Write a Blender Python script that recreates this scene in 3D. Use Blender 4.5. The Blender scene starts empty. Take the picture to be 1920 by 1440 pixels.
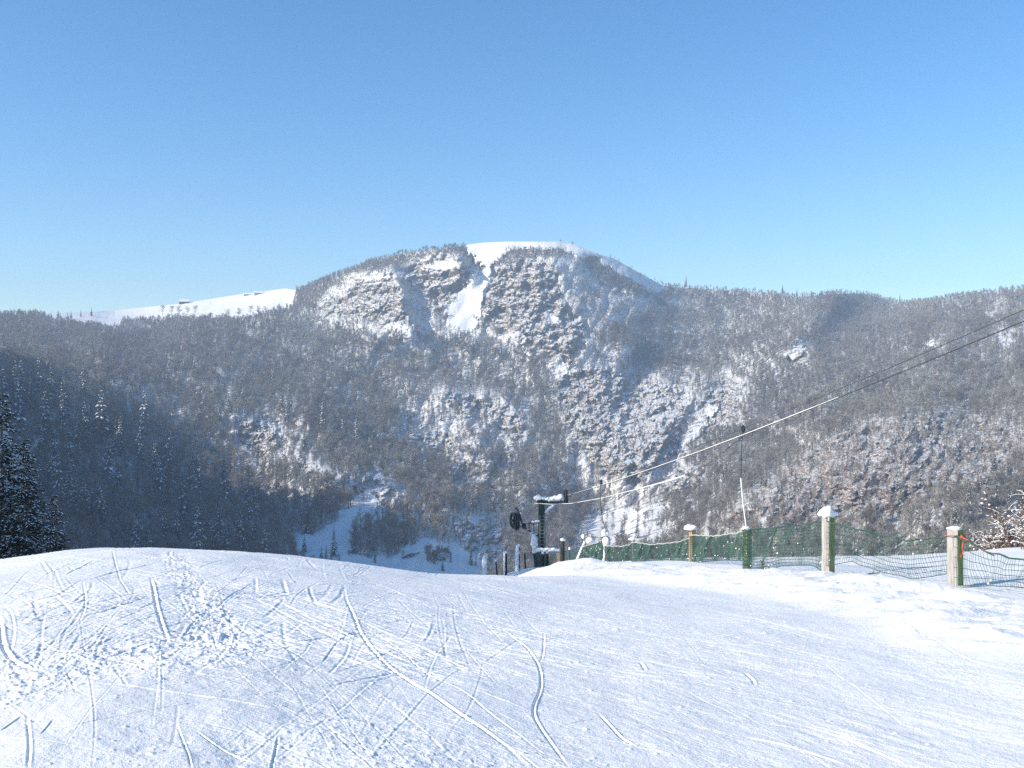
import bpy, bmesh, math, random
import numpy as np
from mathutils import Vector, Matrix
S = bpy.context.scene
random.seed(7)
rng = np.random.default_rng(11)
C = S.collection

# ---------------------------------------------------------------- camera
F, CX, CY = 1884.0, 960.0, 720.0
cam_d = bpy.data.cameras.new('camera')
cam = bpy.data.objects.new('camera', cam_d); C.objects.link(cam)
cam_d.sensor_width = 36.0; cam_d.lens = 36.0*F/1920.0
cam_d.clip_start = 0.1; cam_d.clip_end = 12000
cam.location = (0, 0, 0); cam.rotation_euler = (math.radians(90), 0, 0)
S.camera = cam

# ---------------------------------------------------------------- sky, sun, exposure
SUN_AZ = math.radians(-112.0)      # clockwise from +Y (view direction): sun stands left and a little behind
SUN_EL = math.radians(27.0)
sunv = Vector((math.sin(SUN_AZ)*math.cos(SUN_EL), math.cos(SUN_AZ)*math.cos(SUN_EL), math.sin(SUN_EL)))
w = bpy.data.worlds.new('World'); S.world = w; w.use_nodes = True
nt = w.node_tree; nt.nodes.clear()
sky = nt.nodes.new('ShaderNodeTexSky'); sky.sky_type = 'NISHITA'; sky.sun_disc = False
sky.sun_elevation = SUN_EL; sky.sun_rotation = SUN_AZ
sky.altitude = 1200; sky.air_density = 1.1; sky.dust_density = 0.6; sky.ozone_density = 2.6
hsv = nt.nodes.new('ShaderNodeHueSaturation'); hsv.inputs['Saturation'].default_value = 1.27
bg = nt.nodes.new('ShaderNodeBackground'); bg.inputs['Strength'].default_value = 0.135
wo = nt.nodes.new('ShaderNodeOutputWorld')
nt.links.new(sky.outputs[0], hsv.inputs['Color']); nt.links.new(hsv.outputs[0], bg.inputs[0]); nt.links.new(bg.outputs[0], wo.inputs[0])
sd = bpy.data.lights.new('sun', 'SUN'); sd.energy = 5.0; sd.angle = math.radians(0.5); sd.color = (1.0, 0.915, 0.80)
so = bpy.data.objects.new('sun', sd); C.objects.link(so)
so.rotation_euler = (-sunv).to_track_quat('-Z', 'Y').to_euler()
S.view_settings.view_transform = 'Standard'; S.view_settings.look = 'None'
S.view_settings.gamma = 1.0; S.view_settings.use_curve_mapping = False
S.view_settings.exposure = 0.58
S.cycles.max_bounces = 4; S.cycles.diffuse_bounces = 2; S.cycles.glossy_bounces = 1
S.cycles.transparent_max_bounces = 4; S.cycles.volume_bounces = 0
S.cycles.use_denoising = False
S.cycles.use_adaptive_sampling = True; S.cycles.adaptive_threshold = 0.01

# ---------------------------------------------------------------- helpers
def link(o, parent=None):
    C.objects.link(o)
    if parent is not None: o.parent = parent
    return o
def tag(o, label=None, cat=None, group=None, kind=None):
    if label: o['label'] = label
    if cat: o['category'] = cat
    if group: o['group'] = group
    if kind: o['kind'] = kind
    return o
def empty(name, loc, rz=0):
    o = bpy.data.objects.new(name, None); link(o); o.location = loc; o.rotation_euler = (0, 0, rz); return o
def make_mesh(name, V, Fc, mats, mi=None, smooth=False):
    """V (n,3) array; Fc list of index arrays with equal row length or python list of tuples"""
    me = bpy.data.meshes.new(name)
    V = np.asarray(V, np.float32).reshape(-1, 3)
    me.vertices.add(len(V)); me.vertices.foreach_set('co', V.ravel())
    if isinstance(Fc, np.ndarray):
        nf, k = Fc.shape
        me.loops.add(nf*k); me.loops.foreach_set('vertex_index', Fc.astype(np.int32).ravel())
        me.polygons.add(nf); me.polygons.foreach_set('loop_start', (np.arange(nf)*k).astype(np.int32))
    else:
        flat = [i for f in Fc for i in f]; st = np.cumsum([0]+[len(f) for f in Fc])[:-1]
        me.loops.add(len(flat)); me.loops.foreach_set('vertex_index', np.array(flat, np.int32))
        me.polygons.add(len(Fc)); me.polygons.foreach_set('loop_start', st.astype(np.int32))
        nf = len(Fc)
    for m in mats: me.materials.append(m)
    if mi is not None: me.polygons.foreach_set('material_index', np.asarray(mi, np.int32))
    me.polygons.foreach_set('use_smooth', np.full(nf, smooth))
    me.update(calc_edges=True); me.validate()
    return me
def put_attr(me, name, arr):
    a = me.attributes.new(name, 'FLOAT', 'POINT'); a.data.foreach_set('value', np.asarray(arr, np.float32).ravel())

class MB:
    """collects simple shapes, builds one mesh object"""
    def __init__(s): s.V = []; s.F = []; s.M = []
    def add(s, V, Fc, m=0):
        b = len(s.V); s.V += [tuple(v) for v in V]; s.F += [tuple(b+i for i in f) for f in Fc]; s.M += [m]*len(Fc)
    def box(s, c, size, rot=None, m=0, taper=1.0, jit=0.0):
        hx, hy, hz = size[0]/2, size[1]/2, size[2]/2
        P = []
        for z in (-hz, hz):
            t = taper if z > 0 else 1.0
            for x, y in ((-hx, -hy), (hx, -hy), (hx, hy), (-hx, hy)):
                v = Vector((x*t+random.uniform(-jit, jit), y*t+random.uniform(-jit, jit), z+random.uniform(-jit, jit)))
                if rot: v = rot @ v
                P.append(v+Vector(c))
        s.add(P, [(3,2,1,0),(4,5,6,7),(0,1,5,4),(1,2,6,5),(2,3,7,6),(3,0,4,7)], m)
    def tube(s, pts, r, n=8, m=0, cap=True):
        pts = [Vector(p) for p in pts]
        rr = r if hasattr(r, '__len__') else [r]*len(pts)
        rings = []
        up = None
        for i, p in enumerate(pts):
            d = (pts[min(i+1, len(pts)-1)]-pts[max(i-1, 0)]).normalized()
            if up is None:
                up = Vector((0, 0, 1)) if abs(d.z) < 0.9 else Vector((1, 0, 0))
            a = d.cross(up).normalized(); b = a.cross(d).normalized(); up = b
            rings.append([p+(a*math.cos(2*math.pi*k/n)+b*math.sin(2*math.pi*k/n))*rr[i] for k in range(n)])
        V = [v for R in rings for v in R]; Fc = []
        for i in range(len(pts)-1):
            for k in range(n):
                Fc.append((i*n+k, i*n+(k+1) % n, (i+1)*n+(k+1) % n, (i+1)*n+k))
        if cap:
            Fc.append(tuple(range(n-1, -1, -1))); Fc.append(tuple((len(pts)-1)*n+k for k in range(n)))
        s.add(V, Fc, m)
    def blob(s, c, size, m=0, seg=12, rings=8, rough=0.12, seed=0, flat=None):
        rr = random.Random(seed); V = []; Fc = []
        ph = [rr.uniform(0, 6.28) for _ in range(6)]
        for i in range(rings+1):
            th = math.pi*i/rings
            for k in range(seg):
                a = 2*math.pi*k/seg
                n = 1+rough*(math.sin(3*a+ph[0]+2*th)+0.7*math.sin(5*a+ph[1]-3*th)+0.6*math.sin(4*th+ph[2]+a*2))*0.6+rough*rr.uniform(-.3, .3)
                x, y, z = math.sin(th)*math.cos(a), math.sin(th)*math.sin(a), math.cos(th)
                if flat is not None and z < flat: z = flat
                V.append((c[0]+x*n*size[0], c[1]+y*n*size[1], c[2]+z*n*size[2]))
        for i in range(rings):
            for k in range(seg):
                Fc.append((i*seg+k, (i+1)*seg+k, (i+1)*seg+(k+1) % seg, i*seg+(k+1) % seg))
        s.add(V, Fc, m)
    def mesh(s, name, mats, smooth=False): return make_mesh(name, np.array(s.V), s.F, mats, s.M, smooth)
    def build(s, name, mats, parent=None, smooth=False):
        if not isinstance(mats, (list, tuple)): mats = [mats]
        return link(bpy.data.objects.new(name, s.mesh(name, mats, smooth)), parent)

def _hash(ix, iy, seed):
    h = (ix.astype(np.int64)*374761393 + iy.astype(np.int64)*668265263 + seed*1442695041) & 0xffffffff
    h = ((h ^ (h >> 13))*1274126177) & 0xffffffff
    return ((h ^ (h >> 16)) & 0xffff)/65535.0*2*np.pi
def pnoise(x, y, seed=0):
    ix = np.floor(x); iy = np.floor(y); fx = x-ix; fy = y-iy
    u = fx*fx*fx*(fx*(fx*6-15)+10); v = fy*fy*fy*(fy*(fy*6-15)+10)
    def g(dx, dy):
        a = _hash(ix+dx, iy+dy, seed); return np.cos(a)*(fx-dx)+np.sin(a)*(fy-dy)
    return ((g(0,0)*(1-u)+g(1,0)*u)*(1-v)+(g(0,1)*(1-u)+g(1,1)*u)*v)*1.5
def fbm(x, y, o=4, seed=0, gain=0.5):
    r = 0; a = 1.0
    for i in range(o):
        r = r+a*pnoise(x*2**i, y*2**i, seed+i*17); a *= gain
    return r
def ridged(x, y, o=3, seed=0):
    r = 0; a = 1.0
    for i in range(o):
        r = r+a*(1-2*np.abs(pnoise(x*2**i, y*2**i, seed+i*31))); a *= 0.55
    return r
def sstep(a, b, x):
    t = np.clip((x-a)/(b-a), 0, 1); return t*t*(3-2*t)
def tps(P, Z, lam=1e-6):
    P = np.asarray(P, float); Z = np.asarray(Z, float); n = len(P)
    sc = np.abs(P).max(); Q = P/sc
    def U(d2): return np.where(d2 > 1e-12, 0.5*d2*np.log(np.maximum(d2, 1e-12)), 0)
    d2 = ((Q[:, None]-Q[None])**2).sum(-1)
    A = np.zeros((n+3, n+3)); A[:n, :n] = U(d2)+lam*np.eye(n); A[:n, n] = 1; A[:n, n+1:] = Q; A[n, :n] = 1; A[n+1:, :n] = Q.T
    c = np.linalg.solve(A, np.concatenate([Z, [0, 0, 0]]))
    def f(x, y):
        x = np.asarray(x, float)/sc; y = np.asarray(y, float)/sc; r = c[n]+c[n+1]*x+c[n+2]*y
        if x.size < 4000:
            return r+(U((x[..., None]-Q[:, 0])**2+(y[..., None]-Q[:, 1])**2)*c[:n]).sum(-1)
        for i in range(n): r = r+c[i]*U((x-Q[i, 0])**2+(y-Q[i, 1])**2)
        return r
    return f
def lerp_grid(fn, X, Y, step):
    """evaluate an expensive smooth fn on a coarse grid and sample it bilinearly"""
    x0, x1, y0, y1 = X.min(), X.max(), Y.min(), Y.max()
    nx = int((x1-x0)/step)+3; ny = int((y1-y0)/step)+3
    gx = x0+np.arange(nx)*step; gy = y0+np.arange(ny)*step
    G = fn(*np.meshgrid(gx, gy, indexing='ij'))
    u = (X-x0)/step; v = (Y-y0)/step; i = np.clip(u.astype(int), 0, nx-2); j = np.clip(v.astype(int), 0, ny-2); a = u-i; b = v-j
    return (G[i, j]*(1-a)+G[i+1, j]*a)*(1-b)+(G[i, j+1]*(1-a)+G[i+1, j+1]*a)*b
def poly_sd(X, Y, poly, lim=60):
    """signed distance to a polygon (negative inside)"""
    p = np.array(poly, float); out = np.full(X.shape, float(lim))
    bb = (X > p[:, 0].min()-lim) & (X < p[:, 0].max()+lim) & (Y > p[:, 1].min()-lim) & (Y < p[:, 1].max()+lim)
    x = X[bb]; y = Y[bb]; d = np.full(x.shape, 1e9); ins = np.zeros(x.shape, bool)
    for i in range(len(p)):
        a = p[i]; b = p[(i+1) % len(p)]; e = b-a
        t = np.clip(((x-a[0])*e[0]+(y-a[1])*e[1])/(e@e+1e-9), 0, 1)
        d = np.minimum(d, (x-a[0]-t*e[0])**2+(y-a[1]-t*e[1])**2)
        c = ((a[1] > y) != (b[1] > y)) & (x < (b[0]-a[0])*(y-a[1])/(b[1]-a[1]+1e-12)+a[0]); ins ^= c
    d = np.sqrt(d); d[ins] *= -1; out[bb] = d
    return out

# ---------------------------------------------------------------- materials
def newmat(name):
    m = bpy.data.materials.new(name); m.use_nodes = True; n = m.node_tree; n.nodes.clear()
    out = n.nodes.new('ShaderNodeOutputMaterial'); b = n.nodes.new('ShaderNodeBsdfPrincipled')
    n.links.new(b.outputs[0], out.inputs[0]); b.inputs['Roughness'].default_value = 0.8
    b.inputs['Specular IOR Level'].default_value = 0.2
    return m, n, b
def noisemat(name, c1, c2, scale, rough=0.8, bump=0.0, stretch=(1, 1, 1), bscale=None, bdist=0.02, lo=0.35, hi=0.65, spec=0.2, metal=0.0, obj_random=0.0, coord='Object'):
    m, n, b = newmat(name)
    tc = n.nodes.new('ShaderNodeTexCoord'); mp = n.nodes.new('ShaderNodeMapping'); mp.inputs['Scale'].default_value = stretch
    n.links.new(tc.outputs[coord], mp.inputs[0])
    t = n.nodes.new('ShaderNodeTexNoise'); t.inputs['Scale'].default_value = scale; t.inputs['Detail'].default_value = 5
    n.links.new(mp.outputs[0], t.inputs['Vector'])
    r = n.nodes.new('ShaderNodeValToRGB'); r.color_ramp.elements[0].position = lo; r.color_ramp.elements[1].position = hi
    r.color_ramp.elements[0].color = (*c1, 1); r.color_ramp.elements[1].color = (*c2, 1)
    n.links.new(t.outputs[0], r.inputs[0])
    col = r.outputs[0]
    if obj_random:
        oi = n.nodes.new('ShaderNodeObjectInfo'); mr = n.nodes.new('ShaderNodeMapRange')
        mr.inputs['To Min'].default_value = 1-obj_random; mr.inputs['To Max'].default_value = 1+obj_random
        n.links.new(oi.outputs['Random'], mr.inputs[0])
        hs = n.nodes.new('ShaderNodeHueSaturation'); n.links.new(col, hs.inputs['Color']); n.links.new(mr.outputs[0], hs.inputs['Value']); col = hs.outputs[0]
    n.links.new(col, b.inputs['Base Color'])
    b.inputs['Roughness'].default_value = rough; b.inputs['Specular IOR Level'].default_value = spec; b.inputs['Metallic'].default_value = metal
    if bump:
        t2 = n.nodes.new('ShaderNodeTexNoise'); t2.inputs['Scale'].default_value = bscale or scale*4; t2.inputs['Detail'].default_value = 4
        n.links.new(mp.outputs[0], t2.inputs['Vector'])
        bp = n.nodes.new('ShaderNodeBump'); bp.inputs['Strength'].default_value = bump; bp.inputs['Distance'].default_value = bdist
        n.links.new(t2.outputs[0], bp.inputs['Height']); n.links.new(bp.outputs[0], b.inputs['Normal'])
    return m
M = {}
M['bark'] = noisemat('bark', (.12, .108, .088), (.21, .188, .155), 3, obj_random=.25)
M['twig_grey'] = noisemat('twig', (.18, .163, .126), (.32, .292, .235), 2, obj_random=.3)
M['twig_dark'] = noisemat('twig_dark', (.13, .111, .09), (.24, .206, .168), 2, obj_random=.25)
M['frost'] = noisemat('frost', (.46, .45, .43), (.66, .65, .62), 2)
M['needle'] = noisemat('needles', (.012, .024, .024), (.034, .055, .048), 2.5, obj_random=.3)
M['snowload'] = noisemat('snow_load', (.83, .82, .80), (.89, .88, .86), 3, rough=.7, bump=.2, bscale=14)
M['wood_grey'] = noisemat('weathered_wood', (.27, .245, .225), (.43, .40, .37), 5, stretch=(6, 6, .6), bump=.5, bscale=18, bdist=.01)
M['wood_green'] = noisemat('mossy_wood', (.10, .15, .04), (.30, .30, .12), 4, stretch=(5, 5, .8), bump=.5, bscale=16, bdist=.01)
M['wood_orange'] = noisemat('orange_wood', (.30, .17, .07), (.48, .31, .16), 5, stretch=(6, 6, .6), bump=.5, bscale=18, bdist=.01)
M['wood_dark'] = noisemat('dark_wood', (.03, .028, .03), (.09, .08, .075), 5, stretch=(5, 5, .8), bump=.4)
M['net'] = noisemat('net_green', (.025, .065, .052), (.06, .125, .10), 5, rough=.5)
M['net_tan'] = noisemat('net_tan', (.22, .17, .09), (.34, .27, .15), 5)
M['rope'] = noisemat('rope', (.30, .34, .30), (.5, .52, .48), 30)
M['cord'] = noisemat('orange_cord', (.62, .07, .03), (.80, .16, .08), 60, rough=.5)
M['steel_dark'] = noisemat('dark_steel', (.018, .02, .022), (.05, .055, .055), 6, rough=.45, spec=.4)
M['steel_green'] = noisemat('green_paint', (.006, .020, .015), (.010, .034, .024), 4, rough=.45, spec=.4)
M['galv'] = noisemat('galvanised', (.16, .17, .15), (.26, .27, .24), 10, rough=.5, spec=.5)
M['cable'] = noisemat('cable', (.03, .03, .03), (.07, .07, .07), 20, rough=.5)
M['plaster'] = noisemat('plaster', (.30, .27, .24), (.40, .37, .33), .5, coord='Object')
M['darkwall'] = noisemat('dark_wall', (.06, .05, .045), (.10, .085, .075), .5)
M['glass'] = noisemat('window_glass', (.02, .03, .04), (.03, .04, .05), 1, rough=.1)
M['twigdead'] = noisemat('dead_twig', (.07, .045, .035), (.16, .11, .08), 9)

def snow_material(name, near):
    m, n, b = newmat(name)
    geo = n.nodes.new('ShaderNodeNewGeometry')
    def noise(sc, det, rough=.6, vec=None):
        t = n.nodes.new('ShaderNodeTexNoise'); t.inputs['Scale'].default_value = sc; t.inputs['Detail'].default_value = det
        t.inputs['Roughness'].default_value = rough; n.links.new(vec or geo.outputs['Position'], t.inputs['Vector']); return t
    t = noise(.35, 5)
    r = n.nodes.new('ShaderNodeValToRGB'); r.color_ramp.elements[0].position = .3; r.color_ramp.elements[1].position = .7
    r.color_ramp.elements[0].color = (.84, .825, .79, 1); r.color_ramp.elements[1].color = (.90, .885, .85, 1)
    n.links.new(t.outputs[0], r.inputs[0]); n.links.new(r.outputs[0], b.inputs['Base Color'])
    b.inputs['Roughness'].default_value = .55; b.inputs['Specular IOR Level'].default_value = .25
    g1 = noise(9, 6, .7); g2 = noise(55, 3, .6)
    b1 = n.nodes.new('ShaderNodeBump'); b1.inputs['Strength'].default_value = .4; b1.inputs['Distance'].default_value = .05
    n.links.new(g1.outputs[0], b1.inputs['Height'])
    b2 = n.nodes.new('ShaderNodeBump'); b2.inputs['Strength'].default_value = .3; b2.inputs['Distance'].default_value = .012
    n.links.new(g2.outputs[0], b2.inputs['Height']); n.links.new(b1.outputs[0], b2.inputs['Normal']); n.links.new(b2.outputs[0], b.inputs['Normal'])
    return m
M['piste'] = snow_material('piste_snow', True)

def mountain_material():
    m, n, b = newmat('mountain_side')
    L = n.links.new
    geo = n.nodes.new('ShaderNodeNewGeometry')
    def attr(a):
        x = n.nodes.new('ShaderNodeAttribute'); x.attribute_name = a; return x.outputs['Fac']
    def noise(sc, det, rough=.6):
        t = n.nodes.new('ShaderNodeTexNoise'); t.inputs['Scale'].default_value = sc; t.inputs['Detail'].default_value = det
        t.inputs['Roughness'].default_value = rough; L(geo.outputs['Position'], t.inputs['Vector']); return t.outputs[0]
    def math_(op, a, c):
        x = n.nodes.new('ShaderNodeMath'); x.operation = op
        for i, v in enumerate((a, c)):
            if isinstance(v, (int, float)): x.inputs[i].default_value = v
            else: L(v, x.inputs[i])
        return x.outputs[0]
    sep = n.nodes.new('ShaderNodeSeparateXYZ'); L(geo.outputs['Normal'], sep.inputs[0])
    # rock shows where the crag is steep; snow lies on the ledges
    n1 = noise(.13, 8, .75)
    s = math_('ADD', sep.outputs['Z'], math_('MULTIPLY', math_('SUBTRACT', n1, .5), 1.3))
    steep = n.nodes.new('ShaderNodeMapRange'); steep.inputs['From Min'].default_value = .86; steep.inputs['From Max'].default_value = .68
    L(s, steep.inputs[0])
    rock_f = math_('MULTIPLY', steep.outputs[0], attr('crag'))
    # brush and leaf litter poking through the snow under the wood
    n2 = noise(.22, 6, .75)
    lit = n.nodes.new('ShaderNodeMapRange'); lit.inputs['From Min'].default_value = .41; lit.inputs['From Max'].default_value = .56
    L(n2, lit.inputs[0])
    lit_f = math_('MULTIPLY', math_('MULTIPLY', lit.outputs[0], attr('wooded')), .74)
    rock = n.nodes.new('ShaderNodeValToRGB'); L(noise(.05, 5), rock.inputs[0])
    rock.color_ramp.elements[0].position = .35; rock.color_ramp.elements[1].position = .65
    rock.color_ramp.elements[0].color = (.12, .105, .085, 1); rock.color_ramp.elements[1].color = (.30, .26, .20, 1)
    red = n.nodes.new('ShaderNodeMix'); red.data_type = 'RGBA'; L(attr('reddish'), red.inputs['Factor'])
    L(rock.outputs[0], red.inputs[6]); red.inputs[7].default_value = (.22, .15, .11, 1)
    a = n.nodes.new('ShaderNodeMix'); a.data_type = 'RGBA'; L(lit_f, a.inputs['Factor']); a.inputs[6].default_value = (.84, .83, .80, 1); a.inputs[7].default_value = (.18, .16, .125, 1)
    c = n.nodes.new('ShaderNodeMix'); c.data_type = 'RGBA'; L(rock_f, c.inputs['Factor']); L(a.outputs[2], c.inputs[6]); L(red.outputs[2], c.inputs[7])
    L(c.outputs[2], b.inputs['Base Color']); b.inputs['Roughness'].default_value = .8
    bp = n.nodes.new('ShaderNodeBump'); bp.inputs['Strength'].default_value = .7; bp.inputs['Distance'].default_value = 1.2
    L(noise(.5, 5, .7), bp.inputs['Height']); L(bp.outputs[0], b.inputs['Normal'])
    return m
M['mountain'] = mountain_material()

# ---------------------------------------------------------------- the mountain range
# a view of the far range sampled as (column, row, distance along the ground)
SKY = np.array([(-900,620),(-400,600),(-100,592),(0,590),(60,588),(110,587),(215,582),(340,569),(450,552),(535,541),(560,545),(600,528),(640,512),(700,489),(770,472),(830,466),(870,460),
    (905,455),(950,453),(1050,453),(1075,458),(1100,467),(1120,476),(1150,484),(1200,512),(1240,534),(1260,538),(1340,543),(1400,546),(1480,556),(1500,556),(1560,551),(1620,550),
    (1680,566),(1700,569),(1760,562),(1800,555),(1860,548),(1920,541),(2100,520),(2400,500),(2800,500)], float)
ctl = [(-900,600,1500),(-400,600,1650),(0,590,1850),(215,582,2250),(400,560,2300),(560,540,2200),(700,489,2050),(870,460,2000),(1000,453,2000),(1120,476,2050),(1240,534,2150),
 (1400,546,2200),(1560,551,2150),(1690,567,2300),(1800,555,2000),(1920,541,1900),(2400,500,1700),(2800,500,1500),
 (-900,700,900),(-400,700,950),(0,700,1150),(200,700,1300),(400,700,1450),(600,700,1560),(800,700,1620),(1000,700,1620),(1200,700,1700),(1400,700,1660),(1600,700,1520),(1800,700,1380),(1920,700,1300),(2400,700,1100),(2800,700,900),
 (700,580,1860),(900,560,1890),(1000,560,1830),(1000,640,1700),(200,640,1600),(400,620,1800),(1200,600,1880),(1500,620,1800),(1750,620,1620),
 (-900,850,600),(-400,850,700),(0,850,880),(200,850,980),(400,850,1130),(600,850,1170),(800,850,1290),(1000,850,1360),(1150,850,1290),(1300,850,1280),(1400,850,1220),(1520,850,1080),(1600,850,960),(1750,850,880),(1920,850,830),(2400,850,700),(2800,850,600),
 (-400,960,560),(0,960,700),(200,960,780),(400,960,880),(640,960,880),(800,960,950),(1000,960,1120),(1150,960,1150),(1300,960,1030),(1400,960,890),(1600,960,760),(1920,960,680),(2400,960,540),
 (-400,1080,450),(0,1080,560),(400,1080,660),(650,1080,740),(900,1080,790),(1100,1080,900),(1300,1080,820),(1600,1080,620),(1920,1080,560),(2400,1080,450),
 (-900,1300,300),(0,1300,360),(900,1300,450),(1920,1300,360),(2800,1300,300),(500,1200,520),(1300,1200,560)]
ctl = np.array(ctl, float)
depth_tps = tps(ctl[:, :2], ctl[:, 2], 1e-5)
RIDGES = [ # polyline of (col,row), width left, width right, amount toward viewer
 ([(735,508),(750,560),(770,625)], 75, 18, 62), ([(845,474),(882,512)], 50, 14, 40), ([(1035,495),(1052,560),(1050,640)], 110, 40, 30),
 ([(930,740),(985,800),(1010,910)], 120, 36, 55), ([(1320,715),(1262,790),(1215,880)], 110, 24, 45), ([(225,600),(330,640),(480,720),(600,800)], 120, 60, 26),
 ([(560,745),(640,840),(660,900)], 110, 45, 34), ([(1105,470),(1165,500),(1225,545)], 60, 30, 16), ([(430,775),(530,820),(620,900)], 80, 35, 40),
 ([(1180,640),(1140,700),(1120,800)], 70, 35, 35), ([(820,720),(880,790),(900,850)], 80, 30, 40), ([(1490,640),(1530,690)], 40, 25, 25),
 ([(60,690),(160,760),(230,860)], 70, 45, 30), ([(640,880),(730,905),(770,950)], 60, 30, 30), ([(1640,775),(1480,880),(1330,1000)], 28, 190, 70), ([(1570,548),(1480,640),(1385,760)], 110, 40, 50), ([(1770,560),(1650,670),(1530,790)], 130, 45, 55), ([(1900,600),(1830,700),(1760,780)], 90, 45, 35)]
def relief(X, Y):
    d = np.zeros(X.shape)
    for ln, wl, wr, amp in RIDGES:
        p = np.array(ln, float); cx = np.interp(Y, p[:, 1], p[:, 0]); dx = X-cx
        win = sstep(p[0, 1]-25, p[0, 1]+5, Y)*(1-sstep(p[-1, 1]-10, p[-1, 1]+50, Y))
        d -= amp*win*np.where(dx < 0, np.exp(-(dx/wl)**2), np.exp(-(dx/wr)**2))
    return d
SNOW = [[(60,585),(215,576),(565,528),(548,572),(500,586),(440,598),(390,594),(300,595),(230,600),(215,618),(150,606),(100,598)],
 [(875,456),(930,446),(1060,446),(1095,460),(1125,478),(1095,482),(1060,470),(1010,466),(960,466),(928,490),(908,500),(896,488),(880,468)],
 [(903,514),(920,500),(912,530),(901,560),(897,590),(886,618),(868,624),(842,606),(834,578),(850,566),(868,548),(886,530)],
 [(715,612),(745,607),(768,615),(762,628),(735,622)], [(1113,464),(1150,474),(1200,503),(1245,538),(1240,548),(1208,536),(1172,516),(1132,494)],
 [(950,632),(975,622),(985,640),(965,650)], [(1028,588),(1048,602),(1020,612)], [(1252,566),(1265,562),(1278,570),(1262,573)], [(1028,682),(1055,668),(1066,700),(1045,707)],
 [(1865,625),(1885,613),(1905,620),(1908,645),(1885,662),(1868,645)], [(1725,650),(1748,640),(1762,648),(1740,656)], [(1848,592),(1868,582),(1872,592),(1855,600)], [(1908,608),(1925,602),(1925,640),(1912,630)],
 [(540,1000),(580,1003),(620,990),(640,960),(665,945),(722,954),(715,975),(685,985),(660,1005),(655,1040),(700,1048),(745,1042),(785,1012),(800,1010),(850,1020),(905,1060),(905,1109),(600,1109),(560,1060)],
 [(662,938),(684,915),(722,945),(720,958),(668,956)], [(1085,988),(1110,968),(1160,955),(1235,948),(1255,962),(1230,985),(1265,1000),(1255,1022),(1150,1030),(1075,1018)],
 [(1408,990),(1430,972),(1455,985),(1442,998)], [(1332,758),(1343,765),(1302,822),(1280,834)], [(860,968),(900,968),(912,985),(885,984)], [(795,500),(850,488),(860,500),(820,508)], [(672,522),(728,513),(732,520),(690,530)],
 [(1000,1058),(1050,1040),(1090,1040),(1100,1080),(1010,1090)], [(1465,668),(1500,645),(1512,655),(1490,672)]]
CRAG = [[(660,522),(735,512),(762,560),(778,612),(740,618),(700,602),(640,592),(590,592),(600,570),(650,550)],
 [(745,502),(800,490),(850,474),(884,500),(880,540),(850,570),(830,600),(800,562),(760,532)], [(862,466),(900,462),(915,485),(905,505),(880,500)],
 [(930,500),(1000,478),(1045,508),(1055,560),(1100,612),(1090,650),(1062,700),(1000,655),(955,632),(892,610),(905,560)],
 [(1055,690),(1130,690),(1200,702),(1300,740),(1275,850),(1200,905),(1120,890),(1062,800),(1040,720)],
 [(820,730),(880,740),(950,760),(990,800),(980,835),(930,802),(860,782)], [(735,808),(800,812),(862,815),(842,856),(790,842)], [(430,785),(500,780),(532,820),(520,850),(460,846)],
 [(375,842),(398,832),(405,848),(385,856)], [(530,855),(600,878),(625,905),(570,890)], [(645,930),(700,878),(735,910),(770,942),(720,952),(640,928)],
 [(840,985),(900,968),(945,1000),(935,1060),(880,1045),(850,1010)], [(1600,800),(1750,765),(1900,800),(1925,850),(1850,930),(1700,965),(1560,995),(1450,995),(1335,990),(1400,930),(1480,860)],
 [(1462,675),(1500,643),(1524,660),(1505,692),(1465,692)], [(1310,762),(1350,702),(1400,715),(1385,790),(1300,832)], [(205,738),(235,730),(240,745),(215,752)], [(245,752),(285,748),(295,770),(262,778)],
 [(1100,482),(1200,530),(1240,555),(1180,560),(1120,530)], [(1540,560),(1545,561),(1543,563)], [(1270,870),(1330,880),(1300,930),(1240,940)], [(840,860),(940,880),(930,930),(850,925)]]
HOLES = [[(798,1046),(812,1030),(838,1028),(847,1040),(834,1052),(805,1056)], [(752,1046),(770,1038),(786,1037),(780,1044),(756,1049)]]
OPEN = [[(600,560),(660,515),(740,502),(800,482),(880,465),(1050,476),(1110,490),(1240,548),(1200,600),(1130,620),(1115,700),(1060,690),(980,658),(880,642),(700,632),(600,612)],
 [(1035,655),(1130,640),(1200,690),(1330,700),(1425,700),(1385,800),(1290,850),(1300,900),(1235,950),(1120,950),(1062,900),(1050,760)],
 [(830,960),(950,960),(960,1080),(900,1080),(830,1010)], [(790,722),(900,722),(1000,760),(1000,845),(850,860),(720,830)],
 [(420,780),(540,780),(630,880),(640,910),(560,890),(440,860)], [(630,930),(700,870),(790,960),(720,960)]]
BANDS = [[(540,552),(560,525),(640,495),(770,450),(875,448),(868,474),(800,482),(745,498),(660,512),(610,545),(590,580),(545,585)], [(935,455),(960,462),(1010,455),(1060,462),(1075,480),(1010,482),(940,496),(915,520),(920,490)], [(1095,482),(1130,500),(1200,540),(1215,560),(1150,540),(1100,505)]]
RED = [CRAG[12], [(1065,740),(1130,740),(1120,790)]]
nwx = lambda X, Y: X+7*fbm(X/22, Y/22, 3, 5)+16*pnoise(X/70, Y/70, 9)*0
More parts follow.
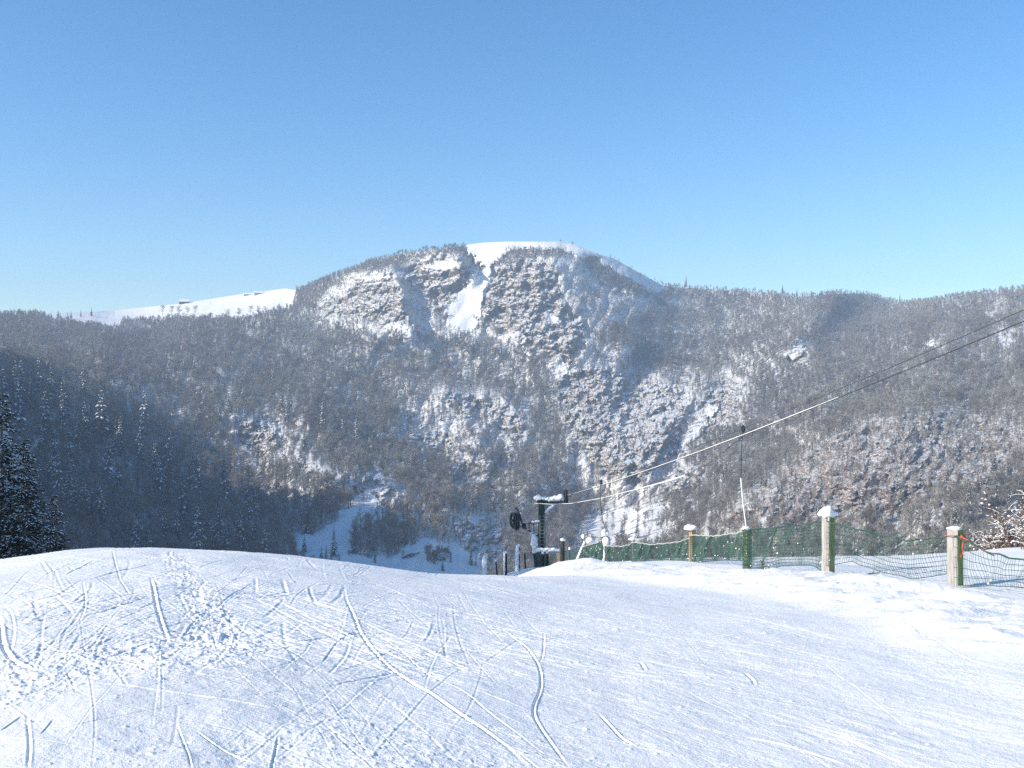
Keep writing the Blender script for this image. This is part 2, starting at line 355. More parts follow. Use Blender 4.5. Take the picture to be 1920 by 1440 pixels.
def masks(X, Y):
    Xw = X+9*fbm(X/24, Y/20, 3, 5); Yw = Y+6*fbm(X/20, Y/16, 3, 8)
    Xs = X+5*fbm(X/7, Y/9, 2, 15)+9*fbm(X/24, Y/20, 2, 16); Ys = Y+2.5*fbm(X/6, Y/6, 2, 18)+3.5*fbm(X/20, Y/16, 2, 19)
    sn = np.zeros(X.shape); cr = np.zeros(X.shape); rd = np.zeros(X.shape); op = np.zeros(X.shape)
    for p in OPEN: op = np.maximum(op, 1-sstep(-14, 14, poly_sd(Xw*1.0, Yw, p, 40)))
    for i_, p in enumerate(SNOW): sn = np.maximum(sn, (1 if i_ in (0, 1, 2, 13) else .86 if i_ in (4, 15) else .70)*(1-sstep(-1, 5, poly_sd(Xs, Ys, p, 30))))
    for p in CRAG: cr = np.maximum(cr, 1-sstep(-9, 9, poly_sd(Xw, Yw, p, 40)))
    for p in BANDS:
        hh = 1-sstep(-4, 4, poly_sd(X, Yw*.5+Y*.5, p, 20)); op = op*(1-hh)-.6*hh; cr = cr*(1-hh)
    for p in HOLES:
        hh = 1-sstep(-2, 2, poly_sd(X, Y, p, 20)); sn = sn*(1-hh); cr = np.maximum(cr, hh)
    for p in RED: rd = np.maximum(rd, 1-sstep(-12, 12, poly_sd(Xw, Yw, p, 40)))
    return sn, cr, rd, op
cols = np.concatenate([np.arange(-900, -60, 20), np.arange(-60, 1980, 1.6), np.arange(1980, 2801, 20)])
NV = 430; BOT = 1110.0
sk = np.interp(cols, SKY[:, 0], SKY[:, 1])
vv = np.linspace(0, 1, NV)
Xg = np.repeat(cols[:, None], NV, 1); Yg = sk[:, None]+(BOT-sk[:, None])*vv[None]
sn, cr, rd, op = masks(Xg, Yg)
sn_meadow = sn
base = lerp_grid(depth_tps, Xg, Yg, 12)
rel = lerp_grid(relief, Xg, Yg, 4)
fade_sky = sstep(0, 12, Yg-sk[:, None])
D0 = base+rel
wX = Xg*D0/1900.0
# folds running down the mountain side, then finer roughness; crags are broken into blocks
D = D0 + 20*fbm(Xg/120+Yg/300, Yg/150, 3, 21)+13*ridged((Xg+.35*Yg)/46, Yg/85, 2, 33)*(1-.8*sn)
q = fbm((Xg+.5*Yg)/15, (Yg-.3*Xg)/13, 4, 45, .6)
steps = np.sin(((Yg+.25*Xg)+9*fbm(Xg/26, Yg/20, 2, 51))/5.2)
D = D+cr*(1-sn)*(13*fbm((Xg+.5*Yg)/26, (Yg-.3*Xg)/20, 2, 43)+10*q+8*ridged((Xg+.7*Yg)/17, (Yg-.4*Xg)/13, 2, 47)+3.5*steps)*(D0/1700)
D = D+2.0*fbm(Xg/7, Yg/6, 2, 61)*(1-.85*sn)
D = D0+(D-D0)*(.35+.65*fade_sky)
def depth_at(px, py):
    s = np.interp(px, cols, sk); i = np.interp(px, cols, np.arange(len(cols))); v = np.clip((py-s)/(BOT-s), 0, 1)*(NV-1)
    i0 = int(min(i, len(cols)-2)); j0 = int(min(v, NV-2)); a = i-i0; b = v-j0
    return float((D[i0, j0]*(1-a)+D[i0+1, j0]*a)*(1-b)+(D[i0, j0+1]*(1-a)+D[i0+1, j0+1]*a)*b)
def ground_at(px, py):
    y = depth_at(px, py); return Vector((y*(px-CX)/F, y, -y*(py-CY)/F))
# rows hidden below the near crest, rows behind the skyline
lowY = np.array([1140, 1180, 1240, 1300]); Yl = np.repeat(lowY[None].astype(float), len(cols), 0); Xl = np.repeat(cols[:, None], 4, 1)
Dl = depth_tps(Xl, Yl)+(D[:, -1]-depth_tps(cols, np.full(len(cols), BOT)))[:, None]*np.array([.7, .4, .2, 0])[None]
def to_world(X, Y, Dp): return np.stack([Dp*(X-CX)/F, Dp, -Dp*(Y-CY)/F], -1)
front = to_world(np.concatenate([Xg, Xl], 1), np.concatenate([Yg, Yl], 1), np.concatenate([D, Dl], 1))
top = front[:, 0]
back = []
for dd, dz in ((1200, -330), (600, -120), (250, -32), (90, -7), (30, -1.2)):
    b = top*((top[:, 1]+dd)/top[:, 1])[:, None]; b[:, 2] = top[:, 2]+dz; back.append(b)
allv = np.concatenate([np.stack(back, 1), front], 1)
nc, nr = allv.shape[:2]
idx = np.arange(nc*nr).reshape(nc, nr)
quads = np.stack([idx[:-1, :-1], idx[:-1, 1:], idx[1:, 1:], idx[1:, :-1]], -1).reshape(-1, 4)
me = make_mesh('mountain', allv.reshape(-1, 3), quads, [M['mountain']])
pad = lambda a, f: np.concatenate([np.repeat(a[:, :1] if f is None else np.full((nc, 1), f), 5, 1), a, np.repeat(a[:, -1:], 4, 1)], 1)
put_attr(me, 'crag', pad(cr*(1-sn), 0.)); put_attr(me, 'wooded', pad((1-sn)*(1-.35*cr)*(1-.4*np.maximum(op, 0))+.5*rd*(1-sn)+1.1*np.maximum(-op, 0)*(1-sn), 0.)); put_attr(me, 'reddish', pad(rd, 0.))
mt = link(bpy.data.objects.new('mountain', me)); tag(mt, kind='structure')

# ---------------------------------------------------------------- hill on the left whose crest shades the valley
BND = [(0,676),(90,693),(150,720),(230,765),(300,810),(360,850),(385,880),(400,905),(440,925),(520,935),(600,945),(645,950),(700,955),(760,960),(790,985),(815,1005),(850,1030),(880,1050),(925,1075)]
KX = -0.66      # crest runs along x = KX*y, outside the frame
pts = []
for px, py in BND:
    P = ground_at(px, py)
    # P + t*sunv on plane x = KX*y
    t = (KX*P.y-P.x)/(sunv.x-KX*sunv.y); Q = P+sunv*t; pts.append((Q.y, Q.z, t))
print('CREST', [(round(a), round(b), round(t)) for a, b, t in pts])
pts = [(a, b+3) for a, b, t in pts]
ys = np.array([p[0] for p in pts]); zs = np.array([p[1] for p in pts])
o = np.argsort(ys); ys, zs = ys[o], zs[o]
k_ = np.arange(int(ys[0])-60, int(ys[-1])+60, 4.0); zz_ = np.array([np.average(zs, weights=np.exp(-((ys-a)/12.)**2)+1e-12) for a in k_])
def crest_z(y): return np.interp(y, k_, zz_)-np.maximum(0, ys[0]-y)*.36-np.maximum(0, y-ys[-1])*.25
hy = np.linspace(230.0, ys[-1]+350, 220); hu = np.linspace(-1, 1, 61)
HY, HU = np.meshgrid(hy, hu, indexing='ij')
off = np.where(HU < 0, HU*320, HU*(-KX-.52)*HY*1.25)
HX = KX*HY+off
HZ = crest_z(HY)-np.where(HU < 0, np.abs(HU)**1.5*170, np.abs(HU)**1.4*160)+5*fbm(HX/60, HY/60, 3, 71)*np.minimum(1, np.abs(HU)*4)
hv = np.stack([HX, HY, HZ], -1)
idx = np.arange(HX.size).reshape(HX.shape)
quads = np.stack([idx[:-1, :-1], idx[1:, :-1], idx[1:, 1:], idx[:-1, 1:]], -1).reshape(-1, 4)
me = make_mesh('hill', hv.reshape(-1, 3), quads, [M['mountain']]); put_attr(me, 'wooded', np.ones(HX.size)); put_attr(me, 'crag', np.zeros(HX.size))
tag(link(bpy.data.objects.new('hill', me)), kind='structure')

# ---------------------------------------------------------------- the ski slope under the camera
gp = [(6,1.5,-1.80),(6,4,-2.03),(7,8,-2.42),(5,12,-2.9),(9,12,-2.8),(14,12,-2.7)]
def ip(px, py, y): return (y*(px-CX)/F, y, -y*(py-CY)/F)
for px_, row_, ye_ in ((-250,1082,15.2),(0,1050,16.3),(100,1036,16.8),(200,1028.5,17.4),(300,1028.5,17.8),(420,1032.5,18.4),(500,1039.5,18.7),(600,1050.5,19),(700,1062,19.3),(800,1073,19.7),(880,1079.5,20.3),(960,1081,21.5)):
    k_e = (row_-CY)/F; b_e = (k_e-(k_e*ye_-1.78)/ye_)/ye_; a_e = k_e-2*ye_*b_e      # the snow rolls over smoothly and is lost to sight at ye_
    for y_ in (1.5, 5, 9, 13, ye_-1.5, ye_, ye_+2.5, ye_+6): gp.append((y_*(px_-CX)/F, y_, -1.78-a_e*y_-b_e*y_*y_*(1+.0*y_)))
gp += [ip(1000,1079.5,24)]
gp += [ip(1050,1062,30), ip(1137,1057,38), ip(1188,1054,35), ip(1298,1054,30), ip(1400,1066,25.5), ip(1553,1079,21), ip(1790,1102,17), ip(2060,1140,14)]
gp += [ip(1300,1105,20), ip(1600,1140,15.5), ip(1200,1100,22), ip(1920,1025,34), ip(1750,1041,33), ip(1560,1044,33), ip(1400,1049,38), ip(2200,1010,34), ip(1188,1064,46), ip(1298,1063,45), ip(1400,1058,44), ip(1553,1051,44), ip(1700,1045,42), ip(1791,1041,40)]
gp += [(-14,30,-7.8),(-5,33,-8.2),(-1,33,-7.2),(-1,40,-9.6),(1.3,38,-7.6),(3,46,-8.15),(4.2,52,-9.2),(0.5,50,-9.55),(-3,52,-11.2),(-12,50,-16),(-30,50,-20),(-25,30,-11),
       (1.75,60,-11.0),(8,60,-12.5),(25,60,-11.5),(45,50,-8),(-5,75,-20),(1,78,-16.5),(20,85,-18),(-40,85,-34),(50,85,-18),(-20,14,-3.6),(-35,20,-7),(-50,50,-24),(25,16,-2.2),(40,20,-2.2),(30,2,.5),(-25,2,-2.4)]
gp = np.array(gp, float)
fg_tps = tps(gp[:, :2], gp[:, 2], 1e-7)
def px_line(pts_px):
    """trace marks seen in the picture onto the snow surface (march along each ray)"""
    P = np.array(pts_px, float); t = np.full(len(P), 2.5); done = np.zeros(len(P), bool)
    for _ in range(340):
        z = fg_tps(t*(P[:, 0]-CX)/F, t); done |= (-t*(P[:, 1]-CY)/F <= z); t = np.where(done, t, t*1.0087)
        if done.all(): break
    return np.stack([t*(P[:, 0]-CX)/F, t], 1)
def smooth_line(p, n=8):
    p = np.asarray(p, float)
    if len(p) < 3:
        t = np.linspace(0, 1, n)[:, None]; return p[0]*(1-t)+p[-1]*t
    P = np.vstack([2*p[0]-p[1], p, 2*p[-1]-p[-2]]); out = []
    for i in range(1, len(P)-2):
        for t in np.linspace(0, 1, n, endpoint=False):
            a, b, c, d = P[i-1:i+3]
            out.append(.5*((2*b)+(-a+c)*t+(2*a-5*b+4*c-d)*t*t+(-a+3*b-3*c+d)*t**3))
    out.append(P[-2]); return np.array(out)
g_ = np.geomspace(40, 16000, 46); fcols = np.concatenate([-40-g_[::-1], np.arange(-40, 1960, 1.7), 1960+g_])
# row spacing follows perspective near, even steps far
s = np.linspace(0, 1, 1250); rr = 1/(1/3.3*(1-s)+1/34.0*s)
frow = np.concatenate([[-30, -10, -2, .5, 1.5, 2.5], rr, np.linspace(34.4, 80, 90), np.linspace(90, 480, 40)])
FA, FY = np.meshgrid((fcols-CX)/F, frow, indexing='ij')
FX = FA*np.maximum(FY, 3.2)+np.where(FY < 3.2, np.sign(FA)*0, 0)
FX = np.where(FY < 3.2, FA*3.2*8, FX) if False else FX
# widen the nearest rows so that the ground runs on beside and behind the camera
wide = np.clip((3.2-FY)/6, 0, 1); FX = FX*(1+wide*6)
near_y = np.minimum(FY, 80.0)
Z0 = lerp_grid(fg_tps, np.clip(FX, -55, 60), near_y, .6)
Z0 = np.where(FY < 1.5, -1.78+(1.5-FY)*.12+0*Z0, Z0)
Z0 = np.where(FY > 80, Z0-(FY-80)*.42, Z0)
H = np.zeros(FX.shape)
act = (FY > 2.5) & (FY < 60) & (np.abs(FA) < .6)
ax, ay = FX[act], FY[act]; order = np.argsort(ay, kind='stable'); ax = ax[order]; ay = ay[order]; h = np.zeros(ax.shape)
h += .030*fbm(ax/2.6, ay/2.6, 3, 3)+.007*fbm((ax+.45*ay)/.7, (ay-.45*ax)/.9, 2, 5)+.0045*fbm((ax*.8+ay*.5)/.13, (ay-.5*ax)/.4, 2, 6)*(1-.85*sstep(6, 13, ay))*(.5+np.maximum(0, fbm(ax/1.5, ay/1.5, 2, 8)))
# bank of loose snow beside the fence, churned bands, from marks in the picture
def band(pts_px, width):
    L = smooth_line(px_line(pts_px), 6); d = np.full(ax.shape, 99.0)
    for i in range(len(L)-1):
        a, b = L[i], L[i+1]; e = b-a; t = np.clip(((ax-a[0])*e[0]+(ay-a[1])*e[1])/(e@e+1e-9), 0, 1)
        d = np.minimum(d, np.hypot(ax-a[0]-t*e[0], ay-a[1]-t*e[1]))
    return 1-sstep(.35, 1.0, d/width)
bank = band([(1060,1068),(1180,1075),(1300,1080),(1420,1090),(1560,1105),(1700,1130),(1830,1160),(1960,1200)], 1.9)
h += bank*(.10+.10*np.abs(fbm(ax/1.5, ay/1.2, 2, 13))+.03*np.maximum(0, fbm(ax/.35, ay/.3, 3, 14)))
lump = lambda s, sd: np.maximum(0, fbm(ax/s, ay/s, 3, sd)-.05)
for pts_, wd, am in (([(-40,1300),(60,1265),(160,1245),(260,1235),(400,1210)], .75, .20), ([(322,1040),(350,1080),(380,1130),(400,1170),(412,1205)], .27, .24),
                     ([(560,1400),(660,1370),(760,1400),(860,1440)], .55, .11), ([(230,1080),(250,1130),(225,1150)], .3, .07), ([(30,1150),(100,1110),(60,1140),(20,1170)], .5, .09),
                     ([(500,1280),(620,1310),(760,1330)], .5, .05), ([(1500,1190),(1660,1215),(1800,1265),(1940,1310)], .5, .08), ([(280,1400),(330,1390)], .12, .12), ([(200,1195),(330,1200),(420,1185)], .4, .08)):
    m_ = band(pts_, wd); h += m_*(am*.065*lump(.05, int(wd*100))+am*.065*np.maximum(-.2, fbm(ax/.30, ay/.16, 3, 77))-.008)
def track(L, wd, depth, rim=.6, side=1):
    global h
    L = smooth_line(L, 6)
    lo = L.min(0)-max(wd*5, .2); hi = L.max(0)+max(wd*5, .2)
    i0, i1 = np.searchsorted(ay, (lo[1], hi[1])); k = i0+np.where((ax[i0:i1] > lo[0]) & (ax[i0:i1] < hi[0]))[0]
    if len(k) == 0: return
    x, y = ax[k], ay[k]; d = np.full(x.shape, 99.); sg = np.zeros(x.shape); tt = np.zeros(x.shape)
    for i in range(len(L)-1):
        a, b = L[i], L[i+1]; e = b-a; l2 = e@e+1e-9
        t = np.clip(((x-a[0])*e[0]+(y-a[1])*e[1])/l2, 0, 1); dx = x-a[0]-t*e[0]; dy = y-a[1]-t*e[1]; dd = np.hypot(dx, dy)
        wl_ = np.maximum(wd, .0001*(18 if False else 1)*y*y*1.25*abs(e[0])/np.sqrt(l2)); dd = dd*wd/wl_
        u = dd < d; d[u] = dd[u]; sg[u] = np.sign(e[0]*dy-e[1]*dx)[u]; tt[u] = ((i+t)/(len(L)-1))[u]
    fade = np.minimum(1, np.minimum(tt, 1-tt)*5)
    depth *= .42
    h[k] += fade*(-depth*np.exp(-(d/wd)**2)+rim*depth*np.exp(-((d-wd*1.7)/(wd*.8))**2)*np.where(sg*side > 0, 1, .25))
MAIN = [([(0,1160),(4,1210),(22,1240),(60,1262)], .06, .06), ([(645,1100),(650,1130),(665,1165),(680,1195),(715,1235),(760,1270),(820,1310),(880,1350),(940,1395),(1000,1450)], .05, .05),
 ([(655,1150),(700,1185),(750,1220),(800,1260),(860,1290),(910,1330),(960,1370),(1050,1440)], .03, .03),
 ([(925,1170),(960,1200),(985,1220),(1008,1250),(1014,1285),(1000,1330),(1012,1362),(1040,1405),(1070,1450)], .035, .05),
 ([(1020,1190),(1018,1230),(1010,1248)], .03, .03), ([(1120,1340),(1145,1365),(1165,1388),(1195,1402)], .035, .05), ([(282,1075),(290,1120),(300,1165),(316,1200)], .05, .06),
 ([(600,1252),(615,1225),(640,1198),(690,1178),(730,1178)], .025, .025), ([(340,1195),(365,1165),(392,1142)], .03, .03), ([(1040,1365),(1120,1352),(1280,1345),(1440,1332)], .025, .02),
 ([(1390,1385),(1480,1405),(1600,1440)], .045, .035), ([(1500,1360),(1580,1390),(1700,1435)], .05, .03), ([(0,1372),(45,1342)], .025, .02), ([(76,1374),(102,1345)], .022, .02),
 ([(507,1440),(515,1405),(522,1375)], .025, .025), ([(365,1365),(420,1395),(480,1425)], .025, .03), ([(330,1350),(350,1400),(360,1440)], .02, .02), ([(155,1085),(160,1130),(150,1170)], .03, .03),
 ([(143,1234),(180,1212),(220,1190)], .03, .03), ([(480,1090),(430,1120),(405,1145)], .04, .04), ([(470,1060),(440,1085),(390,1130)], .03, .03), ([(1395,1265),(1410,1280),(1415,1290)], .05, .05), ([(1200,1248),(1210,1262)], .05, .05),
 ([(840,1190),(890,1240),(940,1290)], .02, .025), ([(855,1095),(900,1160),(960,1225)], .025, .025), ([(50,1340),(55,1390),(52,1440)], .03, .03), ([(900,1110),(1010,1085),(1040,1095)], .03, .02),
 ([(1530,1340),(1600,1355),(1640,1370)], .03, .03), ([(210,1030),(216,1055),(235,1100),(250,1120)], .03, .04), ([(640,1075),(680,1072),(700,1062)], .03, .03), ([(1600,1150),(1700,1180),(1800,1230),(1900,1260)], .06, .04)]
for L, wd, dp in MAIN: track(px_line(L), wd*.24, dp*.52)
R = random.Random(5)
def run(x0, y0, ang, ln, cv, wd, dp, pair, rim):
    k_s = min(1, .25+y0/16); wd *= k_s; dp *= .85*k_s
    P = [(x0, y0)]; n_ = 7
    for i in range(n_-1):
        x0 += math.cos(ang)*ln/n_; y0 += math.sin(ang)*ln/n_; ang += .45*cv/n_+R.uniform(-.03, .03); P.append((x0, y0))
    P = np.array(P); sd_ = R.choice((-1, 1)); track(P, wd, dp, rim, sd_)
    if pair:
        e = P[-1]-P[0]; nrm_ = np.array([-e[1], e[0]])/np.hypot(*e); g_ = R.uniform(.14, .32); track(P+nrm_*g_, wd*R.uniform(.7, 1.1), dp*R.uniform(.5, 1), rim, sd_)
for k in range(520):
    y0 = R.uniform(4.5, 21); u_ = R.uniform(-.56, .60); x0 = u_*y0
    left = u_ < R.uniform(-.22, .05)
    ang = math.radians(R.choice((R.gauss(60, 15), R.gauss(118, 16), R.gauss(92, 10), R.gauss(28, 12)))) if left else math.radians(R.gauss(150, 11))
    run(x0, y0, ang, R.uniform(1.0, 5.0)*(.5+y0/20)*(1 if left else 1.6), R.uniform(-.5, .5)*(1 if left else .5), R.uniform(.007, .020)*(.7+y0/25), R.uniform(.004, .014), R.random() < .45, R.uniform(.3, 1.0))
B1 = px_line([(R.uniform(-20, 720), R.uniform(1045, 1290)) for _ in range(330)])
for k in range(330):
    p_ = B1[k]
    run(p_[0], p_[1], math.radians(R.choice((R.gauss(50, 14), R.gauss(120, 20), R.gauss(75, 12), R.gauss(25, 14), R.gauss(160, 12)))), R.uniform(.5, 2.6), R.uniform(-.6, .6), R.uniform(.014, .024), R.uniform(.008, .020), R.random() < .35, R.uniform(.3, .9))
B1 = px_line([(R.uniform(720, 1700), R.uniform(1090, 1300)) for _ in range(200)])
for k in range(200):
    p_ = B1[k]
    run(p_[0], p_[1], math.radians(R.gauss(150, 14)), R.uniform(1.0, 5), R.uniform(-.3, .3), R.uniform(.016, .028), R.uniform(.010, .022), R.random() < .5, R.uniform(.3, .9))
for k in range(620):
    y0 = R.uniform(4.4, 19); u_ = R.uniform(-.56, .60)
    run(u_*y0, y0, math.radians(R.choice((R.gauss(150, 14), R.gauss(55, 16), R.gauss(115, 16), R.gauss(88, 10), R.gauss(20, 12)) if u_ < 0 else (R.gauss(150, 9), R.gauss(160, 9), R.gauss(120, 14)))), R.uniform(.8, 5.0), R.uniform(-.35, .35), R.uniform(.008, .017), R.uniform(.006, .014), R.random() < .5, R.uniform(.5, 1.1))
# crumbs of snow
B1q = [(R.uniform(-20, 1940), 1040+R.random()**.6*400) for _ in range(260)]; B1 = px_line(B1q)
for k in range(650):
    px, py = B1q[k % 260]; p = B1[k] if k < 260 else (R.uniform(-.52, .52)*(q_ := R.uniform(5, 24)), q_)
    s_ = R.uniform(.008, .026)*(1.6 if px > 1400 and py < 1200 else 1)*min(1, .25+p[1]/18)
    i0, i1 = np.searchsorted(ay, (p[1]-s_*2.5, p[1]+s_*2.5)); kk = i0+np.where(np.abs(ax[i0:i1]-p[0]) < s_*2.5)[0]
    h[kk] += s_*.55*np.exp(-(((ax[kk]-p[0])/s_)**2+((ay[kk]-p[1])/s_)**2)**1.5)
h = h*(1-sstep(.535, .6, np.abs(ax)/np.maximum(ay, .1))); hu_ = np.empty_like(h); hu_[order] = h; H[act] = hu_
Zf = Z0+H
fv = np.stack([FX, FY, Zf], -1)
idx = np.arange(FX.size).reshape(FX.shape)
quads = np.stack([idx[:-1, :-1], idx[1:, :-1], idx[1:, 1:], idx[:-1, 1:]], -1).reshape(-1, 4)
me = make_mesh('ski_slope', fv.reshape(-1, 3), quads, [M['piste']], smooth=True)
tag(link(bpy.data.objects.new('ski_slope', me)), kind='structure')
def gz(x, y): return float(fg_tps(np.array([x]), np.array([y]))[0])

# ---------------------------------------------------------------- trees
def bare_tree_mesh(name, seed, h=13.0, frost=.08, ntw=400, spread=3.2, tw='twig_grey'):
    r = random.Random(seed); mb = MB()
    lean = Vector((r.uniform(-.05, .05), r.uniform(-.05, .05), 0))
    th = h*.72
    trunk = [Vector((0, 0, -.8)), Vector((0, 0, h*.25))+lean*h*.25, Vector((r.uniform(-.3, .3), r.uniform(-.3, .3), h*.5)), Vector((r.uniform(-.5, .5), r.uniform(-.5, .5), th)), Vector((r.uniform(-.7, .7), r.uniform(-.7, .7), h*.93))]
    mb.tube(trunk, [.24, .2, .15, .09, .03], 5, 0, False)
    limbs = []
    def at(t):
        z = t*h
        for a, b in zip(trunk, trunk[1:]):
            if z <= b.z: return a.lerp(b, (z-a.z)/(b.z-a.z))
        return trunk[-1]
    for i in range(13):
        t = r.uniform(.28, .85); b = at(t); a = r.uniform(0, 6.283); up = r.uniform(.5, 1.2); ln = spread*r.uniform(.7, 1.15)*(1.15-abs(t-.5))
        d = Vector((math.cos(a), math.sin(a), up)).normalized(); mid = b+d*ln*.55; tip = b+Vector((d.x, d.y, d.z*1.25))*ln
        mb.tube([b, mid, tip], [.075, .05, .02], 3, 0, False); limbs.append((b, mid, tip))
    limbs.append((trunk[2], trunk[3], trunk[4]))
    for i in range(ntw):
        b, m, t = r.choice(limbs); u = r.uniform(.15, 1.0); p = b.lerp(m, u*2) if u < .5 else m.lerp(t, u*2-1)
        a = r.uniform(0, 6.283); d = Vector((math.cos(a)*.8, math.sin(a)*.8, r.uniform(.1, 1.4))).normalized(); ln = r.uniform(.9, 2.3)
        s = d.cross(Vector((r.uniform(-1, 1), r.uniform(-1, 1), r.uniform(-1, 1)))).normalized()*r.uniform(.032, .065)
        e = p+d*ln
        mb.add([p-s, p+s, e+s*.25, e-s*.25], [(0, 1, 2, 3)], 2 if r.random() < frost else 1)
    return mb.mesh(name, [M['bark'], M[tw], M['frost']])
def fir_mesh(name, seed, h=17.0, rad=2.7, tiers=15, nb=9, snow=.55, sub=False):
    r = random.Random(seed); mb = MB()
    mb.tube([(0, 0, -1), (0, 0, h*.5), (0, 0, h*.98)], [.24, .14, .02], 6, 0, False)
    for i in range(tiers):
        t = i/(tiers-1); z = h*(.07+.91*t**.95); R_ = rad*(1-t)**.8*r.uniform(.85, 1.1)+.18
        n = max(5, int(nb*(1-.45*t))); off = r.uniform(0, 6.28)
        for k in range(n):
            a = off+6.283*k/n+r.uniform(-.25, .25); ln = R_*r.uniform(.72, 1.15); dr = ln*r.uniform(.28, .5)
            ca, sa = math.cos(a), math.sin(a); zz = z+r.uniform(-.25, .25)*h/tiers
            P = lambda u, s, dz=0: (ca*ln*u-sa*s, sa*ln*u+ca*s, zz+.12*ln*math.sin(u*2.2)-dr*u*u+dz)
            w_ = ln*r.uniform(.20, .30)
            V = [P(0, -.08), P(0, .08), P(.45, w_, -.08), P(.45, -w_, -.08), P(.8, w_*.8, -.14), P(.8, -w_*.8, -.14), P(1.05, 0, -.05), P(.45, 0, .10), P(.8, 0, .04)]
            mb.add(V, [(0, 1, 2, 7), (3, 0, 7), (7, 2, 4, 8), (3, 7, 8, 5), (8, 4, 6), (5, 8, 6)], 1)
            if r.random() < snow:
                u0, u1 = r.uniform(.2, .45), r.uniform(.7, 1.0); ws = w_*r.uniform(.45, .85)
                V = [P(u0, -ws*.5, .14), P(u0, ws*.5, .14), P((u0+u1)/2, ws, .12), P(u1, ws*.5, .06), P(u1, -ws*.5, .06), P((u0+u1)/2, -ws, .12), P((u0+u1)/2, 0, .30)]
                mb.add(V, [(0, 1, 6), (1, 2, 6), (2, 3, 6), (3, 4, 6), (4, 5, 6), (5, 0, 6)], 2)
            # hanging side sprays that break the outline
            for q_ in range(2):
                u = r.uniform(.35, .95); s_ = r.choice((-1, 1))*w_*r.uniform(.6, 1.3)
                V = [P(u-.12, 0), P(u+.12, 0), P(u+.1, s_, -r.uniform(.15, .4))]
                mb.add(V, [(0, 1, 2)], 1)
    return mb.mesh(name, [M['bark'], M['needle'], M['snowload']])

# far wood: one mass nobody could count, standing on the mountain side
protos = []
for i in range(10):
    fr = [.02, .04, .05, .08, .10, .03, .25, .38, .5, .2][i]
    o = bpy.data.objects.new('wood_tree', bare_tree_mesh('wood_tree', 100+i, h=[13, 14, 12, 15, 11, 12.5, 11, 12, 10, 13][i], frost=fr, tw='twig_dark' if i in (0, 1, 2) else 'twig_grey')); protos.append(o)
dP = np.zeros(D.shape)
Pw = to_world(Xg, Yg, D)
e1 = Pw[1:, :-1]-Pw[:-1, :-1]; e2 = Pw[:-1, 1:]-Pw[:-1, :-1]
nn = np.cross(e2, e1); # horizontal footprint
hor = np.abs(nn[..., 2]); area3 = np.linalg.norm(nn, axis=-1)
area = np.minimum(area3, hor*3.0)
mid = lambda a: a[:-1, :-1]
dens = (1-mid(sn))*(1-.75*mid(cr))*(1-.5*np.maximum(mid(op), 0)*(1+.7*fbm(mid(Xg)/24, mid(Yg)/18, 2, 91)))
thin = lambda x0, x1, y0, y1, k: 1-k*sstep(x0, x0+30, mid(Xg))*(1-sstep(x1-30, x1, mid(Xg)))*sstep(y0, y0+25, mid(Yg))*(1-sstep(y1-25, y1, mid(Yg)))
dens = dens
dens = dens*(1+1.8*np.maximum(-mid(op), 0))*(.90+.5*fbm(mid(Xg)/45, mid(Yg)/35, 3, 95))
tsize = .62+.38*sstep(0, 170, mid(Yg)-sk[:-1, None]) # stunted near the tops
tsize = tsize*(1-.42*np.clip(np.maximum(mid(cr), .75*mid(op)), 0, 1))
dens = np.clip(dens, 0, 1.3)*sstep(-420, -300, mid(Xg))*(1-sstep(2150, 2300, mid(Xg)))
lam_ = dens*area/(6.7**2)/np.maximum(tsize, .5)**1.2
inside = (mid(Xg) > -60) & (mid(Xg) < 1985)
lam_ = np.where(inside, lam_, lam_*.45)
cnt = rng.poisson(lam_)
ii, jj = np.nonzero(cnt); rep = cnt[ii, jj]; ii = np.repeat(ii, rep); jj = np.repeat(jj, rep)
u = rng.random((len(ii), 1)); v = rng.random((len(ii), 1))
P0 = Pw[ii, jj]*(1-u)*(1-v)+Pw[ii+1, jj]*u*(1-v)+Pw[ii, jj+1]*(1-u)*v+Pw[ii+1, jj+1]*u*v
px_ = Xg[ii, jj]; py_ = Yg[ii, jj]
frost_f = .11+.22*op[ii, jj]+.25*sstep(1350, 1750, px_)*sstep(560, 850, py_)+.22*fbm(px_/60, py_/50, 3, 121)
isf = rng.random(len(ii)) < np.clip(frost_f, .03, .85)
dark_ = rng.random(len(ii)) < np.clip(.42+1.3*fbm(px_/85+3, py_/60, 3, 141)+.35*np.maximum(-op[ii, jj], 0), .04, .95)
kind = np.where(isf, rng.integers(6, 10, len(ii)), np.where(dark_, rng.integers(0, 3, len(ii)), rng.integers(3, 6, len(ii))))
scl = (tsize[ii, jj]*rng.uniform(.75, 1.4, len(ii)))
